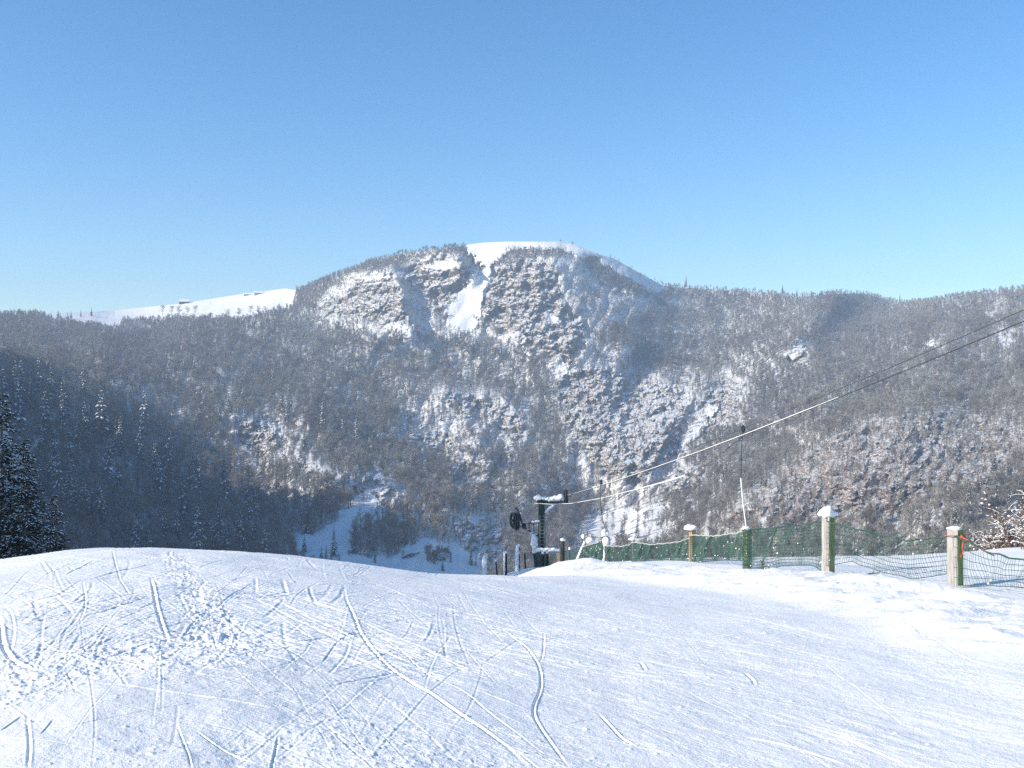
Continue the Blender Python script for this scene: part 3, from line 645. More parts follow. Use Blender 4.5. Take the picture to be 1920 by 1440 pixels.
# hill at the left carries the same wood
hn = 2600; a_ = rng.integers(0, len(hy)-1, hn); b_ = rng.integers(0, 60, hn); P1 = hv[a_, b_]
P0 = np.vstack([P0, P1]); kind = np.concatenate([kind, rng.integers(0, 7, hn)]); scl = np.concatenate([scl, rng.uniform(.7, 1.1, hn)])
print('TREES', len(P0))
def wood(name, P, kind, scl, protos):
    me = bpy.data.meshes.new(name); me.vertices.add(len(P)); me.vertices.foreach_set('co', P.astype(np.float32).ravel())
    a = me.attributes.new('kind', 'INT', 'POINT'); a.data.foreach_set('value', kind.astype(np.int32))
    put_attr(me, 'size', scl); put_attr(me, 'turn', rng.uniform(0, 6.283, len(P)))
    o = link(bpy.data.objects.new(name, me))
    ng = bpy.data.node_groups.new(name, 'GeometryNodeTree')
    ng.interface.new_socket('Geometry', in_out='INPUT', socket_type='NodeSocketGeometry'); ng.interface.new_socket('Geometry', in_out='OUTPUT', socket_type='NodeSocketGeometry')
    N = ng.nodes.new; L = ng.links.new
    gi = N('NodeGroupInput'); go = N('NodeGroupOutput'); jg = N('GeometryNodeGeometryToInstance')
    for k in range(len(protos)):
        oi = N('GeometryNodeObjectInfo'); oi.inputs['Object'].default_value = protos[len(protos)-1-k]; oi.inputs['As Instance'].default_value = True
        L(oi.outputs['Geometry'], jg.inputs[0])
    ip_ = N('GeometryNodeInstanceOnPoints'); ip_.inputs['Pick Instance'].default_value = True
    L(gi.outputs[0], ip_.inputs['Points']); L(jg.outputs[0], ip_.inputs['Instance'])
    def na(nm, dt):
        x = N('GeometryNodeInputNamedAttribute'); x.data_type = dt; x.inputs['Name'].default_value = nm; return x.outputs['Attribute']
    L(na('kind', 'INT'), ip_.inputs['Instance Index'])
    cx_ = N('ShaderNodeCombineXYZ'); L(na('turn', 'FLOAT'), cx_.inputs[2]); e = N('FunctionNodeEulerToRotation'); L(cx_.outputs[0], e.inputs[0]); L(e.outputs[0], ip_.inputs['Rotation'])
    L(na('size', 'FLOAT'), ip_.inputs['Scale'])
    L(ip_.outputs[0], go.inputs[0])
    md = o.modifiers.new('scatter', 'NODES'); md.node_group = ng
    return o
# collection (unlinked) holding the tree shapes of the mass
def wood2(name, P, kind, scl, protos):
    col = bpy.data.collections.new(name+'_shapes')
    for i, p in enumerate(protos): p.name = 'wood_shape_%02d' % i; col.objects.link(p)
    o = wood(name, P, kind, scl, [])
    ng = o.modifiers[0].node_group; ip_ = [x for x in ng.nodes if x.bl_idname == 'GeometryNodeInstanceOnPoints'][0]
    ci = ng.nodes.new('GeometryNodeCollectionInfo'); ci.inputs['Collection'].default_value = col
    ci.inputs['Separate Children'].default_value = True; ci.inputs['Reset Children'].default_value = True
    ng.links.new(ci.outputs[0], ip_.inputs['Instance'])
    return o
wd = wood2('forest', P0, kind, scl, protos)
tag(wd, 'leafless grey-brown wood covering the mountain side', 'forest', kind='stuff')

# firs one can tell apart
firs = [fir_mesh('fir_tree', 200+i, h=[17, 19, 15, 21, 16, 18][i], rad=[2.6, 2.5, 2.4, 3.0, 2.9, 2.2][i], snow=[.45, .6, .25, .5, .7, .3][i]) for i in range(6)]
fir_h = [17, 19, 15, 21, 16, 18]
# groves of small dark firs mixed into the wood, too many to count
sel = np.nonzero((fbm(px_/38, py_/26, 3, 171) > .42) & (py_ > 610) & (py_ < 965) & (px_ > 60) & (px_ < 1700) & (sn[ii, jj] < .3) & (rng.random(len(ii)) < .32))[0]
fp = [bpy.data.objects.new('fir_tree', m) for m in firs[:6]]
fw = wood2('fir_wood', P0[sel], rng.integers(0, 6, len(sel)), rng.uniform(.45, .85, len(sel)), fp); print('FIRWOOD', len(sel))
tag(fw, 'groves of small dark snow-dusted firs mixed into the leafless wood', 'forest', kind='stuff')
def fir(px, py, hpx, label, group, k=None, snowy=None):
    P = ground_at(px, py); hm = hpx*P.y/F
    k = random.randrange(6) if k is None else k
    o = link(bpy.data.objects.new('fir_tree', firs[k])); s = 1.5*hm/fir_h[k]
    o.location = P; o.scale = (s*random.uniform(1.0, 1.25),)*2+(s,); o.rotation_euler = (random.uniform(-.03, .03), random.uniform(-.03, .03), random.uniform(0, 6.28))
    tag(o, label, 'fir tree', group)
U_ = [(722,524,17,'small dark fir standing on the snowy ledge of the upper left crag',2),(975,642,20,'lone dark fir at the foot of the bright slope below the summit crag',2),
 (627,1042,38,'tall narrow fir standing alone on the shaded snow meadow',0),(605,812,46,'big snow-laden fir, leftmost of the row in the middle of the wood',1),(644,822,38,'snowy fir, second from left in the row in the middle of the wood',3),
 (670,838,42,'slim snowy fir, third in the row in the middle of the wood',1),(701,838,36,'snow-dusted fir, rightmost of the row in the middle of the wood',1),(192,812,36,'dark fir standing alone on the shaded slope above the snowy firs',2),
 (804,1042,20,'short dark fir beside the rocks on the shaded valley meadow',5),(1166,1008,22,'dark fir at the left on the sunlit valley meadow',2),(1195,1008,26,'taller frosted fir next to it on the sunlit valley meadow',0),
 (1272,1010,24,'dark fir at the right end of the sunlit valley meadow',2),(760,1020,38,'slim dark fir against the grey thicket in the shaded valley',5),(743,1020,26,'shorter dark fir left of the slim one by the shaded thicket',2),
 (577,1000,40,'dark fir on the upper edge of the shaded snow meadow',2),(926,960,30,'snow-dusted fir in the wood just left of the lift pylon',1),(885,958,26,'small fir in the wood further left of the lift pylon',0),
 (1270,692,13,'tiny dark fir on the right shoulder of the mountain',2),(1286,530+8,16,'small spiky fir on the skyline right of the dome',5),(570,1035,22,'small fir low on the shaded snow meadow left side',2),
 (1840,935,30,'dark fir on the reddish rocky spur, leftmost of the right-hand cluster',2),(1870,965,50,'tall dark fir behind the right-hand end of the fence',5),(1893,975,44,'dense fir near the right picture edge behind the fence',0),
 (1826,985,34,'short fir above the last fence post',0)]
for px, py, hp, lb, k in U_: fir(px, py, hp, lb, None, k)
def zone(n, x0, x1, y0, y1, h0, h1, label, group, cond=None, ks=None):
    c = 0; R2 = random.Random(hash_name(group)); tries = 0
    while c < n and tries < n*40:
        tries += 1
        px = R2.uniform(x0, x1); py = R2.uniform(y0, y1)
        if cond and not cond(px, py): continue
        fir(px, py, R2.uniform(h0, h1), label, group, R2.choice(ks) if ks else None); c += 1
def hash_name(s): return sum(ord(c)*(i+1) for i, c in enumerate(s))
shade = lambda px, py: py > np.interp(px, [b[0] for b in BND], [b[1] for b in BND])+22
zone(78, 0, 500, 740, 1075, 44, 74, 'snow-dusted fir in the blue shade of the left valley side', 'firs in the shaded left valley side', shade, [0, 1, 3, 4, 1])
zone(24, 560, 780, 770, 900, 16, 28, 'small snowy fir scattered in the sunlit wood above the valley', 'small firs in the middle of the wood', None, [0, 1, 2])
zone(30, 90, 560, 700, 860, 18, 30, 'fir among bare trees on the sunlit left slope', 'firs on the sunlit left slope', lambda x, y: not shade(x, y-40), [0, 1, 3, 4])
zone(34, 1000, 1420, 640, 900, 9, 22, 'small dark fir among the rocks of the central ravine', 'firs among the rocks of the ravine', None, [0, 2, 5])
zone(30, 1560, 1910, 562, 600, 9, 15, 'small frosted fir near the right-hand skyline', 'firs below the right-hand skyline', None, [0, 1, 2])
zone(14, 0, 190, 592, 600, 8, 12, 'tiny dark fir on the left-hand skyline', 'firs on the left-hand skyline', None, [2, 5])
zone(16, 1280, 1540, 548, 575, 8, 12, 'tiny fir on the skyline between dome and saddle', 'firs on the saddle skyline', None, [2, 5, 0])
zone(12, 1780, 1915, 900, 1010, 25, 45, 'dark fir on the steep slope behind the fence on the right', 'firs behind the right fence', None, [2, 5, 0])
zone(12, 560, 900, 1050, 1078, 14, 24, 'small fir along the edge of the shaded valley meadow', 'firs by the shaded meadow', None, [2, 5, 0])
# bare trees one can tell apart
bt = protos[:5]
def bare(px, py, hpx, label, group=None, k=None):
    P = ground_at(px, py); k = random.randrange(5) if k is None else k
    o = link(bpy.data.objects.new('bare_tree', protos[k].data)); s = hpx*P.y/F/[13, 14, 12, 15, 11][k]
    o.location = P; o.scale = (s*1.25, s*1.25, s); o.rotation_euler = (0, 0, random.uniform(0, 6.28)); tag(o, label, 'tree', group)
bare(305,592,20,'round bare tree at the left end of the row on the snowy ridge'); bare(428,596,16,'small bare tree in the gap of the snowy ridge row'); bare(448,596,19,'taller bare tree right of the gap in the snowy ridge row')
bare(1172,985,26,'round bare tree standing on the sunlit valley meadow'); bare(1196,972,34,'tall bare tree behind it on the sunlit valley meadow'); bare(1215,980,24,'bushy bare tree at the right side of the sunlit valley meadow')
for x in (322, 336, 352, 366, 470, 484, 498, 512, 526, 538): bare(x, 592, 19, 'bare round-topped tree in the row along the snowy ridge', 'bare trees along the snowy ridge')

# big fir close by on the left, and the stand outside the frame that shades it
def bough_fir(name, seed, h=22.0, rad=6.0, tiers=50):
    r = random.Random(seed); mb = MB(); mb.tube([(0, 0, -1), (0, 0, h*.5), (0, 0, h*.99)], [.3, .17, .02], 7, 0, False)
    for i in range(tiers):
        t = (i+r.uniform(-.3, .3))/tiers; z = h*(.05+.94*t); R_ = rad*(1-t)**.85+.12; n = int(14-7*t)
        for k in range(int(n*1.8)):
            z = h*(.05+.94*(i+r.uniform(-1.5, 1.5))/tiers); a = r.uniform(0, 6.283); ln = R_*r.uniform(.5, 1.22); dr = r.uniform(.15, .42)
            ca, sa = math.cos(a), math.sin(a)
            q = lambda u: Vector((ca*ln*u, sa*ln*u, z+ln*(.10*u-dr*u*u)))
            mb.tube([q(0), q(.5), q(1)], [.035, .02, .006], 3, 0, False)
            m_ = max(5, int(ln*4))
            for w in range(m_):
                u = .15+.85*(w+r.random())/m_; b = q(u); sd_ = r.choice((-1, 1)); sl = ln*.30*(1.15-u)*r.uniform(.7, 1.3)+.12
                d = (Vector((ca, sa, 0))*r.uniform(.5, 1.0)+Vector((-sa*sd_, ca*sd_, 0))*r.uniform(.4, 1.0)+Vector((0, 0, -r.uniform(.05, .5)))).normalized()*sl
                s_ = Vector((-d.y, d.x, r.uniform(-.03, .03))).normalized()*r.uniform(.05, .10)
                mb.add([b, b+d*.4+s_, b+d, b+d*.4-s_, b+d*.45+Vector((0, 0, -.06))], [(0, 1, 4), (1, 2, 4), (2, 3, 4), (3, 0, 4)], 1)
                if r.random() < .34:
                    s2 = s_*r.uniform(.5, .9); up = Vector((0, 0, .035))
                    mb.add([b+d*.15+up, b+d*.45+s2+up, b+d*.85+up, b+d*.45-s2+up, b+d*.5+up*2.6], [(0, 1, 4), (1, 2, 4), (2, 3, 4), (3, 0, 4)], 2)
    return mb.mesh(name, [M['bark'], M['needle'], M['snowload']])
big = bough_fir('near_fir', 300)
def nearfir(x, y, ztop, label, group=None, s=1.0):
    o = link(bpy.data.objects.new('fir_tree', big)); o.location = (x, y, ztop-22*s); o.scale = (s*.88, s*.88, s); o.rotation_euler = (0, 0, random.uniform(0, 6.28)); tag(o, label, 'fir tree', group)
nearfir(-28.4, 56, -.5, 'tallest dark snow-laden fir, cut by the left picture edge behind the crest', s=1.0)
nearfir(-26.2, 54, -2.9, 'middle one of the three dark firs rising behind the crest at the left', s=.85)
nearfir(-23.3, 51, -5.6, 'lowest of the three dark firs behind the crest at the left', s=.7)
for x, y, zt in ((-40, 33.5, 17), (-40.5, 36, 18), (-39.5, 38.5, 17.5), (-40, 41, 18.5), (-39.5, 43.5, 17), (-38.5, 46, 17.5), (-37.5, 49, 16.5), (-45, 36, 15), (-46, 42, 16), (-47, 48, 17), (-52, 45, 20), (-55, 50, 20), (-48, 53, 16), (-58, 46, 22), (-42, 55, 12), (-60, 54, 22)):
    nearfir(x, y, zt, 'tall fir in the dense stand at the left of the ski slope', 'firs left of the slope', 1.3)

# ---------------------------------------------------------------- green net fence beside the slope
def wp(px, py, y): return Vector((y*(px-CX)/F, y, -y*(py-CY)/F))
random.seed(21)
fence = empty('safety_fence', wp(1553, 1079, 21)); bpy.context.view_layer.update()
tag(fence, 'sagging green net fence on wooden posts along the right side of the ski slope', 'fence')
fo = Vector(fence.location)
def local(v): return Vector(v)-fo
def snow_cap(parent, c, size, seed, name='snow_cap', flat=-.45, rough=.30):
    mb = MB(); mb.blob(c, size, 0, 14, 9, rough, seed, flat); return mb.build(name, M['snowload'], parent, True)
#        px, depth, top row, width m, yaw, materials (left face, right face), cap size, label
POSTS = [(2062, 14, 1010, .20, 35, 'wood_grey', 'wood_green', (.12, .12, .05), None),
 (1791, 17, 992, .195, 38, 'wood_grey', 'wood_green', (.115, .115, .035), 'thick square post with a green mossy right face and orange cord'),
 (1553, 21, 966, .19, 36, 'wood_grey', 'wood_green', (.17, .15, .13), 'tall grey square post with a lump of snow on top'),
 (1401, 25.5, 992, .13, 40, 'wood_green', 'wood_green', (.10, .09, .05), 'post wrapped in green netting'),
 (1298, 30, 992, .15, 30, 'wood_orange', 'wood_orange', (.20, .16, .10), 'orange-brown post with an overhanging snow cap'),
 (1188, 35.5, 1012, .09, 20, 'wood_grey', 'wood_grey', (.11, .1, .07), 'thin pale post with a small snow cap'),
 (1137, 39, 1003, .12, 20, 'wood_grey', 'wood_grey', (.15, .14, .16), 'post plastered with snow from top to foot'),
 (1096, 44, 1008, .06, 10, 'wood_grey', 'wood_grey', (.07, .07, .12), 'thin pole with a pointed snow tip')]
tops = []
for i, (px, y, top, wd_, yaw, m1, m2, cap, lb) in enumerate(POSTS):
    b = wp(px, 0, y); zt = wp(px, top, y).z; zb = gz(b.x, y)-.35
    mb = MB(); rot = Matrix.Rotation(math.radians(yaw), 3, 'Z')
    c = local((b.x, y, (zt+zb)/2)); n0 = len(mb.F)
    mb.box(c, (wd_, wd_, zt-zb), rot, 0, 1.0, .004)
    # faces: 2 = toward -y (turns right), 5 = toward -x (left)
    mb.M[n0:] = [0, 0, 1, 1, 0, 0]
    po = mb.build('post', [M[m1], M[m2]], fence)
    bv = po.modifiers.new('edge', 'BEVEL'); bv.width = .008; bv.segments = 2
    if lb: po['label'] = lb
    snow_cap(po, local((b.x-.01*i, y, zt+cap[2]*.25)), cap, 40+i)
    tops.append((b.x, y))
    if lb and 'plastered' in lb:
        mb = MB(); mb.blob(local((b.x-.02, y-.1, zt-.28)), (.13, .1, .22), 0, 12, 9, .2, 7); mb.blob(local((b.x-.04, y-.1, zt-.75)), (.08, .08, .42), 0, 12, 9, .25, 8); mb.blob(local((b.x-.05, y-.1, zt-1.1)), (.12, .1, .25), 0, 12, 9, .25, 9)
        mb.build('snow_crust', M['snowload'], po, True)
NETS = [ # post a, post b (left to right), cells along, cell m, rows of top edge and bottom edge at (px,row)
 (1, 0, [(1806,1006),(1835,1020),(1862,1036),(1900,1050),(2062,1040)], [(1806,1101),(1860,1098),(1920,1101),(2062,1130)], .055, .085, .0085),
 (2, 1, [(1562,978),(1600,990),(1650,1003),(1695,1015),(1740,1011),(1782,1004)], [(1562,1060),(1600,1052),(1650,1070),(1705,1086),(1740,1080),(1782,1074)], .055, .085, .0085),
 (3, 2, [(1405,994),(1450,990),(1500,985),(1545,975)], [(1405,1068),(1430,1072),(1470,1060),(1510,1060),(1530,1068),(1545,1076)], .045, .07, .0105),
 (4, 3, [(1302,1004),(1345,1006),(1375,1000),(1397,993)], [(1302,1056),(1350,1050),(1397,1052)], .034, .05, .0115),
 (5, 4, [(1190,1017),(1225,1022),(1260,1018),(1294,1008)], [(1190,1056),(1240,1056),(1294,1053)], .035, .05, .0125),
 (6, 5, [(1139,1024),(1165,1025),(1186,1018)], [(1139,1058),(1186,1056)], .035, .05, .0125),
 (7, 6, [(1098,1026),(1115,1019),(1135,1008)], [(1098,1050),(1135,1056)], .036, .05, .014)]
for ni, (a, b, tr, br, cu, cv, wr) in enumerate(NETS):
    pa, pb = POSTS[a], POSTS[b]; A = Vector((wp(pa[0], 0, pa[1]).x, pa[1], 0)); B = Vector((wp(pb[0], 0, pb[1]).x, pb[1], 0))
    ln = (B-A).length; nu = int(ln/cu); tr = np.array(tr, float); br = np.array(br, float); nrm = Vector((-(B-A).y, (B-A).x, 0)).normalized()
    if nrm.y > 0: nrm = -nrm
    def pt(u, v):
        p = A.lerp(B, .13/ln+(1-.21/ln)*u); px = CX+F*p.x/p.y; rt = np.interp(px, tr[:, 0], tr[:, 1]); rb = np.interp(px, br[:, 0], br[:, 1])
        zt = -p.y*(rt-CY)/F; zb = -p.y*(rb-CY)/F; z = zt+(zb-zt)*v
        bulge = .05*math.sin(u*9+v*3+ni)+.07*math.sin(v*3.1)*math.sin(u*3.14)+.03*math.sin(u*31+v*5)
        z += .012*math.sin(u*60+ni)*(1-v)
        return Vector((p.x, p.y, z))+nrm*(.12-.26*u+bulge*min(1, min(u, 1-u)*8))-fo
    hgt = abs(pt(.5, 0).z-pt(.5, 1).z); nv = max(5, int(round(hgt/cv)))
    mb = MB(); seg = 7
    for iu in range(nu+1):
        u = min(1, iu/nu+.15/nu*math.sin(iu*1.7)); mb.tube([pt(u, k/seg) for k in range(seg+1)], wr*.44, 3, 0, False)
    for iv in range(nv+1):
        k_n = max(14, nu//3); mb.tube([pt(k/k_n, iv/nv) for k in range(k_n+1)], wr*(.9 if iv in (0, nv) else .62), 3, 0, False)
    net = mb.build('net', M['net'], fence)
    rp = MB(); k_n = 30; rp.tube([pt(k/k_n, 0)+Vector((0, 0, .012)) for k in range(k_n+1)], .011 if ni < 3 else .016, 6, 0)
    rp.build('top_rope', M['net'] if ni < 3 else M['rope'], net)
    rr_ = random.Random(ni)
    cl = MB()
    for k in range(24 if ni > 1 else 8):
        p = pt(rr_.random(), rr_.random()**.7); s_ = rr_.uniform(.008, .022); cl.blob(p+nrm*.01, (s_, s_, s_*.8), 0, 6, 4, .2, k)
    cl.build('snow_flecks', M['snowload'], net, True)
# netting wound round the post
mb = MB(); b = wp(1401, 0, 25.5); zt = wp(0, 996, 25.5).z; zb = wp(0, 1066, 25.5).z
for k in range(10):
    z = zt+(zb-zt)*k/9; mb.tube([local((b.x+.11*math.cos(t), 25.5+.11*math.sin(t), z+.01*math.sin(3*t+k))) for t in np.linspace(0, 6.283, 13)], .012, 4, 0, False)
for t in np.linspace(0, 6.283, 13)[:-1]: mb.tube([local((b.x+.11*math.cos(t), 25.5+.11*math.sin(t), z)) for z in (zt, (zt+zb)/2, zb)], .010, 4, 0, False)
mb.build('net_wrap', M['net'], fence)
# orange cord
mb = MB(); b = wp(1791, 0, 17); zc = wp(0, 1005, 17).z; rr_ = .165
loop = [(b.x+rr_*math.cos(t), 17+rr_*math.sin(t), zc+.02*math.sin(t*2)-.01*math.cos(t)) for t in np.linspace(0, 6.283*2, 40)]
org = Vector((b.x, 17, zc)); lc = lambda L: [Vector(p)-org for p in L]
mb.tube(lc(loop), .0085, 6); knot = wp(1803, 1007, 16.83)
mb.blob(knot-org, (.028, .024, .03), 0, 10, 7, .2, 3)
mb.tube(smooth := lc([knot, wp(1807, 1015, 16.8), wp(1804, 1026, 16.8), wp(1806, 1036, 16.82), wp(1801, 1044, 16.84)]), .009, 6)
mb.tube(lc([knot, wp(1822, 1017, 16.7), wp(1842, 1032, 16.4), wp(1864, 1042, 16.1)]), .009, 6)
oc = mb.build('cord', M['cord']); oc.location = org; tag(oc, 'bright orange cord knotted round the mossy fence post and trailing right', 'cord')

# ---------------------------------------------------------------- ski lift pylon
Y0 = 60.0; PB = Vector((wp(1016, 0, Y0).x, Y0, gz(1.75, Y0)-.3))
pyl = empty('lift_pylon', PB); tag(pyl, 'dark green tubular ski lift pylon with snow-covered arms, ladder and pulleys', 'lift pylon')
pl = lambda px, py, dy=0.0: wp(px, py, Y0+dy)-PB
pm = MB(); pm.tube([pl(1016, 1075), pl(1016, 1000), pl(1015.6, 938)], [.235, .215, .19], 20, 0); pm.box(pl(1016, 938), (.55, .5, .06), None, 0)
pm.build('mast', M['steel_green'], pyl, False)
d = MB(); 
for px in (1012.5, 1020.5): d.tube([pl(px, 1068, -.36), pl(px, 966, -.36)], .022, 6)
for k in range(15):
    py = 968+k*6.6; d.tube([pl(1012.5, py, -.36), pl(1020.5, py, -.36)], .016, 6)
d.build('ladder', M['galv'], pyl)
a = MB(); a.box(pl(1031, 941), (1.55, .22, .14), None, 0); a.tube([pl(1038, 943), pl(1052, 941), pl(1062, 932)], .05, 8); a.tube([pl(1009, 944, -.1), pl(1030, 946.5, -.1)], .03, 6)
arm = a.build('upper_arm', M['steel_dark'], pyl)
sb = MB(); sb.box(pl(1031, 936), (1.25, .3, .2), None, 0, .92)
for k in range(9): sb.blob(pl(1009+k*5.3, 934.5+(1.6 if 1 < k < 6 else -.6)+.8*math.sin(k*2.1)), (.23, .2, .19 if k in (0, 8) else .13), 0, 14, 9, .2, 60+k)
sb.build('snow_cap', M['snowload'], arm, True)
st = MB(); st.tube([pl(1015, 967), pl(1038, 947)], .045, 8); stay = st.build('stay', M['steel_dark'], pyl)
sb = MB()
for k in range(8): sb.blob(pl(1014.5+k*3.2, 965-k*2.5), (.1, .1, .085+.03*(k % 3 == 0)), 0, 9, 6, .15, 80+k)
sb.build('snow_cap', M['snowload'], stay, True)
def wheel(name, c, r, wdt, parent, yaw=0.0, spokes=5):
    mb = MB(); N_ = 24; rot = Matrix.Rotation(yaw, 3, 'Z')
    for q_ in (-1, 1):
        mb.tube([Vector(c)+rot @ Vector((q_*wdt*.5, math.cos(t)*r, math.sin(t)*r)) for t in np.linspace(0, 6.2832, N_+1)], .035, 6, 0, False)
    mb.tube([Vector(c)+rot @ Vector((0, math.cos(t)*r*.86, math.sin(t)*r*.86)) for t in np.linspace(0, 6.2832, N_+1)], .045, 6, 0, False)
    for k in range(spokes):
        t = k*6.2832/spokes; mb.tube([Vector(c), Vector(c)+rot @ Vector((0, math.cos(t)*r*.9, math.sin(t)*r*.9))], .028, 5, 0, False)
    mb.tube([Vector(c)+rot @ Vector((-.14, 0, 0)), Vector(c)+rot @ Vector((.14, 0, 0))], .07, 10)
    return mb.build(name, M['steel_dark'], parent)
w1 = wheel('pulley', pl(1061, 931), .40, .12, pyl, .12)
# lower left bracket with the return pulleys
b_ = MB(); b_.tube([pl(974, 982), pl(1014, 979)], .045, 8); b_.tube([pl(974, 984), pl(1014, 1008)], .05, 8)
for px, y1, y2 in ((992, 981, 994), (1001, 981, 999), (1010, 980, 1005)): b_.tube([pl(px, y1), pl(px, y2)], .03, 6)
br_ = b_.build('lower_bracket', M['steel_dark'], pyl)
sb = MB()
for px, py, sx, sz in ((974, 981, .1, .07), (985, 980, .25, .03), (1000, 978.5, .14, .06), (1007, 977.5, .16, .075), (1012, 977, .1, .08), (976, 984, .08, .05), (998, 998, .15, .045), (1004, 1002, .14, .05), (1014, 1007, .11, .08), (990, 992.5, .1, .03)): sb.blob(pl(px, py, -.06), (sx, .09, sz), 0, 9, 6, .15, int(px))
sb.build('snow_cap', M['snowload'], br_, True)
wheel('pulley', pl(963.5, 976), .46, .1, pyl, .42); wheel('pulley', pl(969, 978), .50, .1, pyl, .22)
h_ = MB(); h_.tube([pl(984, 990), pl(978, 978), pl(974.5, 965), pl(971, 957), pl(967, 953)], [.07, .06, .05, .04, .035], 8); h_.blob(pl(967, 953), (.07, .06, .05), 0, 8, 6); h_.box(pl(983, 987), (.22, .18, .28))
h_.build('rope_guide', M['steel_dark'], pyl)
f_ = MB(); f_.box(pl(1016, 1052), (.9, .7, 1.0), None, 0, .9); f_.build('base', M['steel_dark'], pyl)

# lift ropes
A_ = wp(1061, 930, Y0); B_ = wp(1920, 602, 22)
def rope_pt(t, dz=0.0):
    p = A_+(B_-A_)*t; p.z += dz-4*.27*t*(1-t) if t < 1 else dz; return p
def rope(name, P, r, label, mat, rime=None):
    o0 = P[0]; mb = MB(); mb.tube([p-o0 for p in P], r, 8); o = mb.build(name, mat); o.location = o0; tag(o, label, 'cable'); return o, o0
ts = list(np.linspace(0, 1, 26))+[1.4, 1.9]
c1, o1 = rope('lift_cable', [rope_pt(t, 0) for t in ts], .0145, 'lower ski lift cable with a white rim of frost running up from the pylon', M['cable'])
mb = MB(); mb.tube([rope_pt(t, .022)-o1 for t in np.linspace(0, .80, 30)], [.0135*(1 if t < .8 else .6)*(.55 if t < .22 else 1) for t in np.linspace(0, .84, 30)], 6); mb.build('frost_rim', M['snowload'], c1, True)
rope('lift_cable', [rope_pt(t, .245) for t in ts], .0095, 'thin dark upper ski lift cable above the frosted one', M['cable'])
P3 = [wp(1002, 944, 59.4), wp(1037, 946, 59), wp(1073, 944, 56.5), (wp(1130, 934, 52)), wp(1200, 916, 47.6), wp(1245, 904, 44.5), wp(1284, 892, 42), wp(1330, 868, 39.5), wp(1391, 820, 36)]
P3s = [Vector(p) for p in np.array([[q_ for q_ in v] for v in P3])]
c3, o3 = rope('slack_rope', P3s, .011, 'slack rope thick with blue-white frost hanging below the lift cables', M['cable'])
mb = MB(); rim = P3s[:7]; mb.tube([p-o3+Vector((0, 0, .01)) for p in rim], [.014, .015, .014, .015, .018, .028, .03], 8); mb.build('frost_rim', M['snowload'], c3, True)
def hanger(tx, P, label, frost_from, r=.017):
    o0 = P[0]; e = empty('tow_hanger', o0); tag(e, label, 'tow hanger', 'tow hangers on the lift cable')
    mb = MB(); mb.tube([o0+Vector((.0, 0, .12))-o0, Vector((.06, 0, .08)), Vector((.07, 0, -.06)), Vector((.0, 0, -.16))], .035, 6); mb.box(Vector((0, 0, 0)), (.1, .1, .16)); mb.build('clamp', M['steel_dark'], e)
    mb = MB(); mb.tube([p-o0 for p in P], r, 6); mb.build('rod', M['cable'], e)
    if frost_from is not None:
        mb = MB(); mb.tube([p-o0+Vector((-.012, -.02, 0)) for p in P[frost_from:]], r*1.25, 6); mb.build('frosted_rod', M['snowload'], e)
hanger(0, [wp(1392, 804, 36.1), wp(1390, 850, 36), wp(1389.5, 896, 36), wp(1393, 940, 36), wp(1400, 991, 36)], 'near tow hanger on the cable, its lower half white with frost', 2)
hanger(0, [wp(1126, 904, 51.6), wp(1126, 945, 51.6), wp(1130, 975, 51.6), wp(1137, 1000, 51.6)], 'far dark tow hanger on the cable, just right of the pylon', None, .02)

# second fence: snow-crusted posts round the foot of the pylon
fo2 = wp(1002, 1067, 55)
ef = empty('snowy_fence', fo2); tag(ef, 'run of dark snow-crusted posts with netting at the foot of the lift pylon', 'fence')
PO2 = [(911, 1042, 55, .17, 0, .30), (948, 1037, 55, .17, 0, .10), (972, 1024, 55, .15, .02, .22), (984, 1038, 57, .09, .05, 0), (1002, 1036, 55, .17, .16, .05), (1026, 1037, 57, .13, .10, .04), (1055, 1013, 50, .20, -.02, .06), (930, 1052, 54, .08, .1, .08), (1068, 1030, 50, .08, .05, .05), (1018, 1038, 56, .1, .02, .05)]
for i, (px, tp, y, wd_, lean, sn_) in enumerate(PO2):
    b = wp(px, tp, y); zb = gz(b.x, y)-.4; mb = MB()
    mb.tube([Vector((b.x+lean, y, zb))-fo2, b-fo2], [wd_*.55, wd_*.5], 8); po = mb.build('post', M['wood_dark'], ef)
    if sn_ > 0:
        mb = MB(); mb.blob(b-fo2+Vector((0, 0, .03)), (wd_*.7, wd_*.7, .09), 0, 10, 7, .15, i)
        if sn_ > .08:
            for k in range(6): mb.blob(b-fo2+Vector((-.06-.02*k*lean, -.07, -.15-.24*k)), (sn_*.42*(1+.3*(k % 2)), .1, .22), 0, 12, 8, .3, i*7+k)
        mb.build('snow_crust', M['snowload'], po, True)
def simple_net(px0, px1, y0, y1, t0, t1, b0, b1, cu, cv, r, mat, sag=0):
    mb = MB(); n = int(abs((wp(px1, 0, y1)-wp(px0, 0, y0)).length)/cu)
    if n < 2: n = 2
    def p(u, v):
        px = px0+(px1-px0)*u; y = y0+(y1-y0)*u; tp = t0+(t1-t0)*u; bt = b0+(b1-b0)*u
        return wp(px, tp+(bt-tp)*v+sag*math.sin(u*3.14), y)-fo2
    for i in range(n+1): mb.tube([p(i/n, k/3) for k in range(4)], r*.5, 3, 0, False)
    m_ = max(3, int(abs(p(0, 0).z-p(0, 1).z)/cv))
    for j in range(m_+1): mb.tube([p(k/12, j/m_)+Vector((0, 0, .02*math.sin(k*1.3+j))) for k in range(13)], r, 3, 0, False)
    mb.build('netting', M[mat], ef)
simple_net(1028, 1055, 57, 50, 1038, 1034, 1064, 1056, .10, .10, .008, 'net_tan', 1.5)
simple_net(1003, 1026, 55, 57, 1040, 1040, 1067, 1064, .05, .06, .016, 'net', 0)
